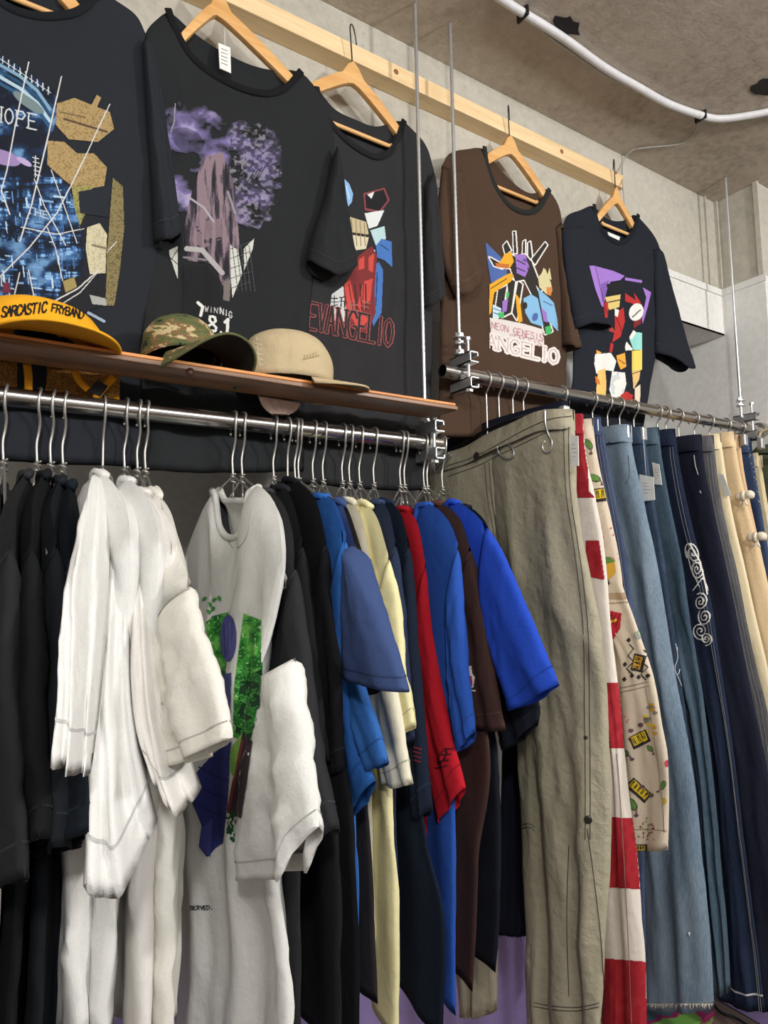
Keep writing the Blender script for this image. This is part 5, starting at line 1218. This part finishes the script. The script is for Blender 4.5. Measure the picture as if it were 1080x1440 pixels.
cv.poly([(848, 426), (855, 424), (854, 446), (850, 448)], RD5); cv.poly([(864, 442), (876, 432), (878, 452), (872, 474), (860, 482), (864, 462)], RD5); cv.line([(866, 446), (874, 466)], 1.4, (110, 26, 28)); cv.poly([(864, 434), (870, 436), (868, 446), (864, 444)], W5); cv.poly([(854, 456), (862, 462), (864, 468), (856, 466)], (160, 60, 54)); cv.poly([(858, 482), (862, 484), (860, 496), (856, 494)], RD5)
cv.poly([(878, 412), (893, 422), (890, 411), (898, 422), (904, 434), (886, 426), (878, 424)], RD5); cv.poly([(890, 452), (902, 448), (900, 456), (890, 462)], (120, 36, 38))
cv.ell(894, 439, 10, 12.5, W5, 20); cv.line([(889, 446), (900, 436)], 1.6, (30, 32, 36))
cv.poly([(884, 476), (890, 465), (894, 467), (902, 468), (902, 492), (890, 492)], TE5); cv.poly([(884, 474), (890, 464), (894, 468), (888, 478)], W5); cv.poly([(878, 488), (880, 480), (890, 492), (879, 493)], W5)
cv.poly([(888, 493), (902, 492), (902, 520), (888, 526)], YE5); cv.poly([(888, 522), (900, 520), (898, 534), (890, 548)], (218, 184, 120)); cv.line([(888, 526), (900, 522)], 1.3, (96, 70, 40)); cv.poly([(892, 546), (900, 540), (899, 572), (892, 572)], (222, 206, 180))
cv.poly([(836, 498), (858, 496), (866, 508), (862, 522), (848, 520), (838, 526), (835, 512)], W5); cv.poly([(838, 492), (846, 496), (838, 498)], OR5); cv.poly([(840, 522), (850, 518), (852, 540), (850, 572), (838, 572), (838, 545)], OR5 if False else (232, 190, 110)); cv.poly([(836, 528), (842, 534), (844, 542), (837, 538)], (204, 110, 40))
cv.poly([(866, 500), (878, 496), (880, 516), (872, 520), (868, 510)], OR5); cv.line([(870, 506), (878, 512)], 1.2, (120, 60, 30)); cv.poly([(860, 522), (878, 524), (880, 540), (876, 555), (862, 566), (856, 548)], (222, 224, 220)); cv.put(cv.inside([(860, 522), (878, 524), (880, 540), (876, 555), (862, 566), (856, 548)]) & (nz > .6), (196, 200, 200))
cv.poly([(872, 556), (880, 550), (890, 556), (884, 572), (870, 572)], RD5)
decal(r5, b5, cv)
P = [onY(x, y, .998) for x, y in ((855, 326), (872, 333), (871, 338), (856, 331))]
MB().prism([(q[0], q[2]) for q in P], (1, 0, 0), (0, 0, 1), (0, .9985, 0), (0, 1, 0), .001).build('neck_label', M_TAG, r5, False)

# ================================================================ caps on the shelf
def cap(label, c, yaw, mat, brim_mat, under_mat, rx=.078, ry=.088, h=.082, blen=.066, bw=.075, arch=.018, tilt=0, roll=0, sq=1.0, name='cap', band=None):
    """c: centre of the crown opening; yaw: heading of the brim (0 = towards the viewer side, + = along the rail)"""
    root = thing(name, label, 'cap', c, 'caps on the shelf'); body = Body()
    M = Matrix.Translation(Vector(c)) @ Matrix.Rotation(yaw, 4, 'Z') @ Matrix.Rotation(tilt, 4, 'X') @ Matrix.Rotation(roll, 4, 'Y')
    tw = lambda V: [M @ Vector(v) for v in V]
    # crown: six panels with pinched seams
    V, F = [], []; nu, nv = 72, 18
    for j in range(nv+1):
        ph = (j/nv)*math.pi/2
        for i in range(nu):
            th = 2*math.pi*i/nu; sm = 1-.022*max(0, 1-abs(((th*6/(2*math.pi)) % 1)-0)*14)-.022*max(0, 1-abs(((th*6/(2*math.pi)) % 1)-1)*14)
            rr_ = math.cos(ph)**.62; f = 1+.05*max(0, -math.sin(th))*math.sin(ph*2)
            wr = 1+.012*math.sin(th*5+j*.9)
            V.append((rx*rr_*math.cos(th)*sm*wr, ry*rr_*math.sin(th)*sm*f*wr, h*math.sin(ph)**.9))
    for j in range(nv):
        for i in range(nu): F.append((j*nu+i, j*nu+(i+1) % nu, (j+1)*nu+(i+1) % nu, (j+1)*nu+i))
    _v0 = list(V); n0 = len(V)   # inner lining ring
    for j, (s_, z) in enumerate(((.985, 0), (.965, .02))):
        for i in range(nu): V.append((V[i][0]*s_, V[i][1]*s_, z))
    for i in range(nu):
        k = (i+1) % nu; F += [(i, n0+i, n0+k, k), (n0+i, n0+nu+i, n0+nu+k, n0+k)]
    V = tw(V); mk('crown', V, F, mat, root); body.add(V, F)
    Vl = [(v[0]*.965, v[1]*.965, v[2]*.965+.0008) for v in _v0]; mk('lining', tw(Vl), F[:nv*nu], under_mat, root)
    mb = MB(); mb.tube(tw([(0, 0, h*.985), (0, 0, h+.003), (0, 0, h+.005)]), [.007, .006, .002], 12); mb.build('top_button', mat, root)
    # brim
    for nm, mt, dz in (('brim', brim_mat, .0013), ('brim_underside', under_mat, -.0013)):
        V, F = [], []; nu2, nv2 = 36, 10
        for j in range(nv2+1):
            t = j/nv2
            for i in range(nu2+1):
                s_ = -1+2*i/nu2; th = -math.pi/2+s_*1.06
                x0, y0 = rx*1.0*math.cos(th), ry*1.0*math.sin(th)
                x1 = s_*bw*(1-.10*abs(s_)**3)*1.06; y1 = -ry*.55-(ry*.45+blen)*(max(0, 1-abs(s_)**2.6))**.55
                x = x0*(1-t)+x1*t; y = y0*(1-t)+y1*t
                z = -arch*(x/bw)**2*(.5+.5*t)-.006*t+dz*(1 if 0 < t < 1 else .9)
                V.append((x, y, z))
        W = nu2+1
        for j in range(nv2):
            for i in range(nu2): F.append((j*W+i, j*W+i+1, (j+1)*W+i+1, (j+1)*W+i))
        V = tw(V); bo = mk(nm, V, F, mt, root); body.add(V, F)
        if nm == 'brim': bro = bo
        if nm == 'brim': edge = V[nv2*W:]; rows = [V[k*W:(k+1)*W] for k in (3, 5, 7, 9)]
    mb = MB(); mb.tube([e-(M.to_3x3() @ Vector((0, 0, .0013))) for e in edge], .0019, 8); mb.build('brim_edge', band or brim_mat, root)
    mb = MB()
    for r_ in rows: mb.tube([e+(M.to_3x3() @ Vector((0, 0, .0003))) for e in r_[2:-2]], .0004, 4)
    mb.build('stitching', brim_mat, bro)
    return root, body, M
def camo_mat():
    m, nt, b = new_mat('woodland_camouflage'); v = coords(nt, (1, 1, 2.2))
    a = noise(nt, v, 19, 3, .6); c = noise(nt, coords(nt, (2, 1, 3)), 15, 4, .7)
    mx = nd(nt, 'ShaderNodeMix'); mx.inputs[0].default_value = .5; nt.links.new(a, mx.inputs[2]); nt.links.new(c, mx.inputs[3])
    o = ramp(nt, mx.outputs[0], [(.0, lin((34, 34, 30))), (.42, lin((34, 34, 30))), (.43, lin((84, 92, 52))), (.50, lin((98, 104, 58))), (.51, lin((120, 92, 62))), (.545, lin((120, 92, 62))), (.55, lin((188, 172, 128))), (.60, lin((176, 160, 112))), (.61, lin((74, 86, 46)))])
    o.node.color_ramp.interpolation = 'CONSTANT'
    nt.links.new(o, b.inputs['Base Color']); b.inputs['Roughness'].default_value = .9; bump(nt, b, noise(nt, v, 400, 2), .2, .0005); return m
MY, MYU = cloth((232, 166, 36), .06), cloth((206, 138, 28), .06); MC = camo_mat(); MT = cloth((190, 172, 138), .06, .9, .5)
# yellow trucker cap
cy = onY(52, 466, .905)
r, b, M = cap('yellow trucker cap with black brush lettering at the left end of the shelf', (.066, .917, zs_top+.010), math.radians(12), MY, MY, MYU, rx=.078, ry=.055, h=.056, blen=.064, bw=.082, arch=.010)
CAPY = (r, b)
cv = Canvas(-4, 424, 122, 452, .7)
cv.text('SARCASTIC', (2, 446), (7.0, -.8), (2.2, -14), 2.5, (24, 22, 22), .12); decal(r, b, cv, 'lettering', .0008)
cv = Canvas(66, 426, 124, 454, .6); cv.text('FRYBAND', (72, 438), (6.4, 1.5), (1.8, -10.5), 2.1, (24, 22, 22), .12); decal(r, b, cv, 'lettering', .0008)
# mesh rear and strap hanging down behind the shelf
V, F = [], []
bx = cy[0]
for j in range(9):
    for i in range(25):
        s_ = -1+2*i/24; V.append((bx+.02+s_*.088, .948+.016*math.cos(s_*1.5), zs_top-.002-.058*(j/8)*(1-.35*abs(s_)**2)))
for j in range(8):
    for i in range(24): F.append((j*25+i, j*25+i+1, (j+1)*25+i+1, (j+1)*25+i))
mm, nt, bb = new_mat('yellow_mesh_fabric'); bb.inputs['Roughness'].default_value = .8
ck = nd(nt, 'ShaderNodeTexVoronoi', i_Scale=420.0); nt.links.new(coords(nt), ck.inputs['Vector'])
nt.links.new(ramp(nt, ck.outputs['Distance'], [(.25, lin((66, 44, 20))), (.5, lin((150, 100, 30)))]), bb.inputs['Base Color']); bump(nt, bb, ck.outputs['Distance'], .5, .001)
o = mk('mesh_back', V, F, mm, r); o.modifiers.new('t', 'SOLIDIFY').thickness = .0012
MB().tube([V[8*25+i] for i in range(25)], .004, 8).build('mesh_binding', MYU, r)
for pts in ([onY(38, 512, .946), onY(40, 530, .945), onY(40, 548, .944)], [onY(104, 520, .945), onY(112, 536, .944), onY(124, 548, .943)], [onY(160, 530, .944), onY(146, 545, .943), onY(134, 560, .943)]):
    MB().tube(resample(pts, 10), .005, 8, flat=.35).build('strap', MYU, r)
P = [onY(x, y, .9405) for x, y in ((137, 534), (152, 543), (141, 558), (124, 550))]
MB().prism([(q[0], q[2]) for q in P], (1, 0, 0), (0, 0, 1), (0, .9405, 0), (0, 1, 0), .0012).build('size_label', plain('black_woven_label', (18, 18, 18), .8), r, False)
# camouflage cap
cc = onY(262, 495, .905)
r, b, M = cap('woodland camouflage cap in the middle of the shelf, dark under its brim', (.246, .917, zs_top+.015), math.radians(24), MC, MC, plain('black_brim_lining', (12, 12, 12), .9), rx=.057, ry=.054, h=.066, blen=.060, bw=.070, arch=.034, tilt=-.20, band=cloth((96, 98, 66), .1))
# tan cap
ct = onY(412, 520, .905)
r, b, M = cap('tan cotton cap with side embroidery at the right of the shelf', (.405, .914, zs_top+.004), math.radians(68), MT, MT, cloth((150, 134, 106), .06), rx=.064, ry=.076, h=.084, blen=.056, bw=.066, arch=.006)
cv = Canvas(346, 466, 372, 524, .8)
for i in range(6): cv.line([(358+i*1.2, 476+i*7), (367+i*.6, 478+i*7)], 1.6, (218, 206, 174)); cv.line([(360+i*.8, 473+i*7), (362+i*.8, 480+i*7)], 1.4, (218, 206, 174))
decal(r, b, cv, 'embroidery', .0008, 'pale side embroidery')
cv = Canvas(420, 494, 452, 512, .8); cv.line([(426, 505), (448, 500)], 1.6, (156, 138, 104)); [cv.line([(427+i*4, 505-i), (428+i*4, 499-i)], 1.2, (156, 138, 104)) for i in range(5)]
decal(r, b, cv, 'embroidery', .0008)
p0 = onY(392, 553, .93)
V, F, _, _, _ = panel([onY(362, 556, .938), onY(424, 566, .938)], [onY(380, 582, .938), onY(405, 584, .938)], [onY(362, 556, .938), onY(370, 572, .938), onY(380, 582, .938)], [onY(424, 566, .938), onY(416, 578, .938), onY(405, 584, .938)], NY, .006, .003, 4, 90, 20, 12, lip=0)
V, F = weld(V, F); mk('back_lining', V, F, cloth((206, 178, 166), .06), r)
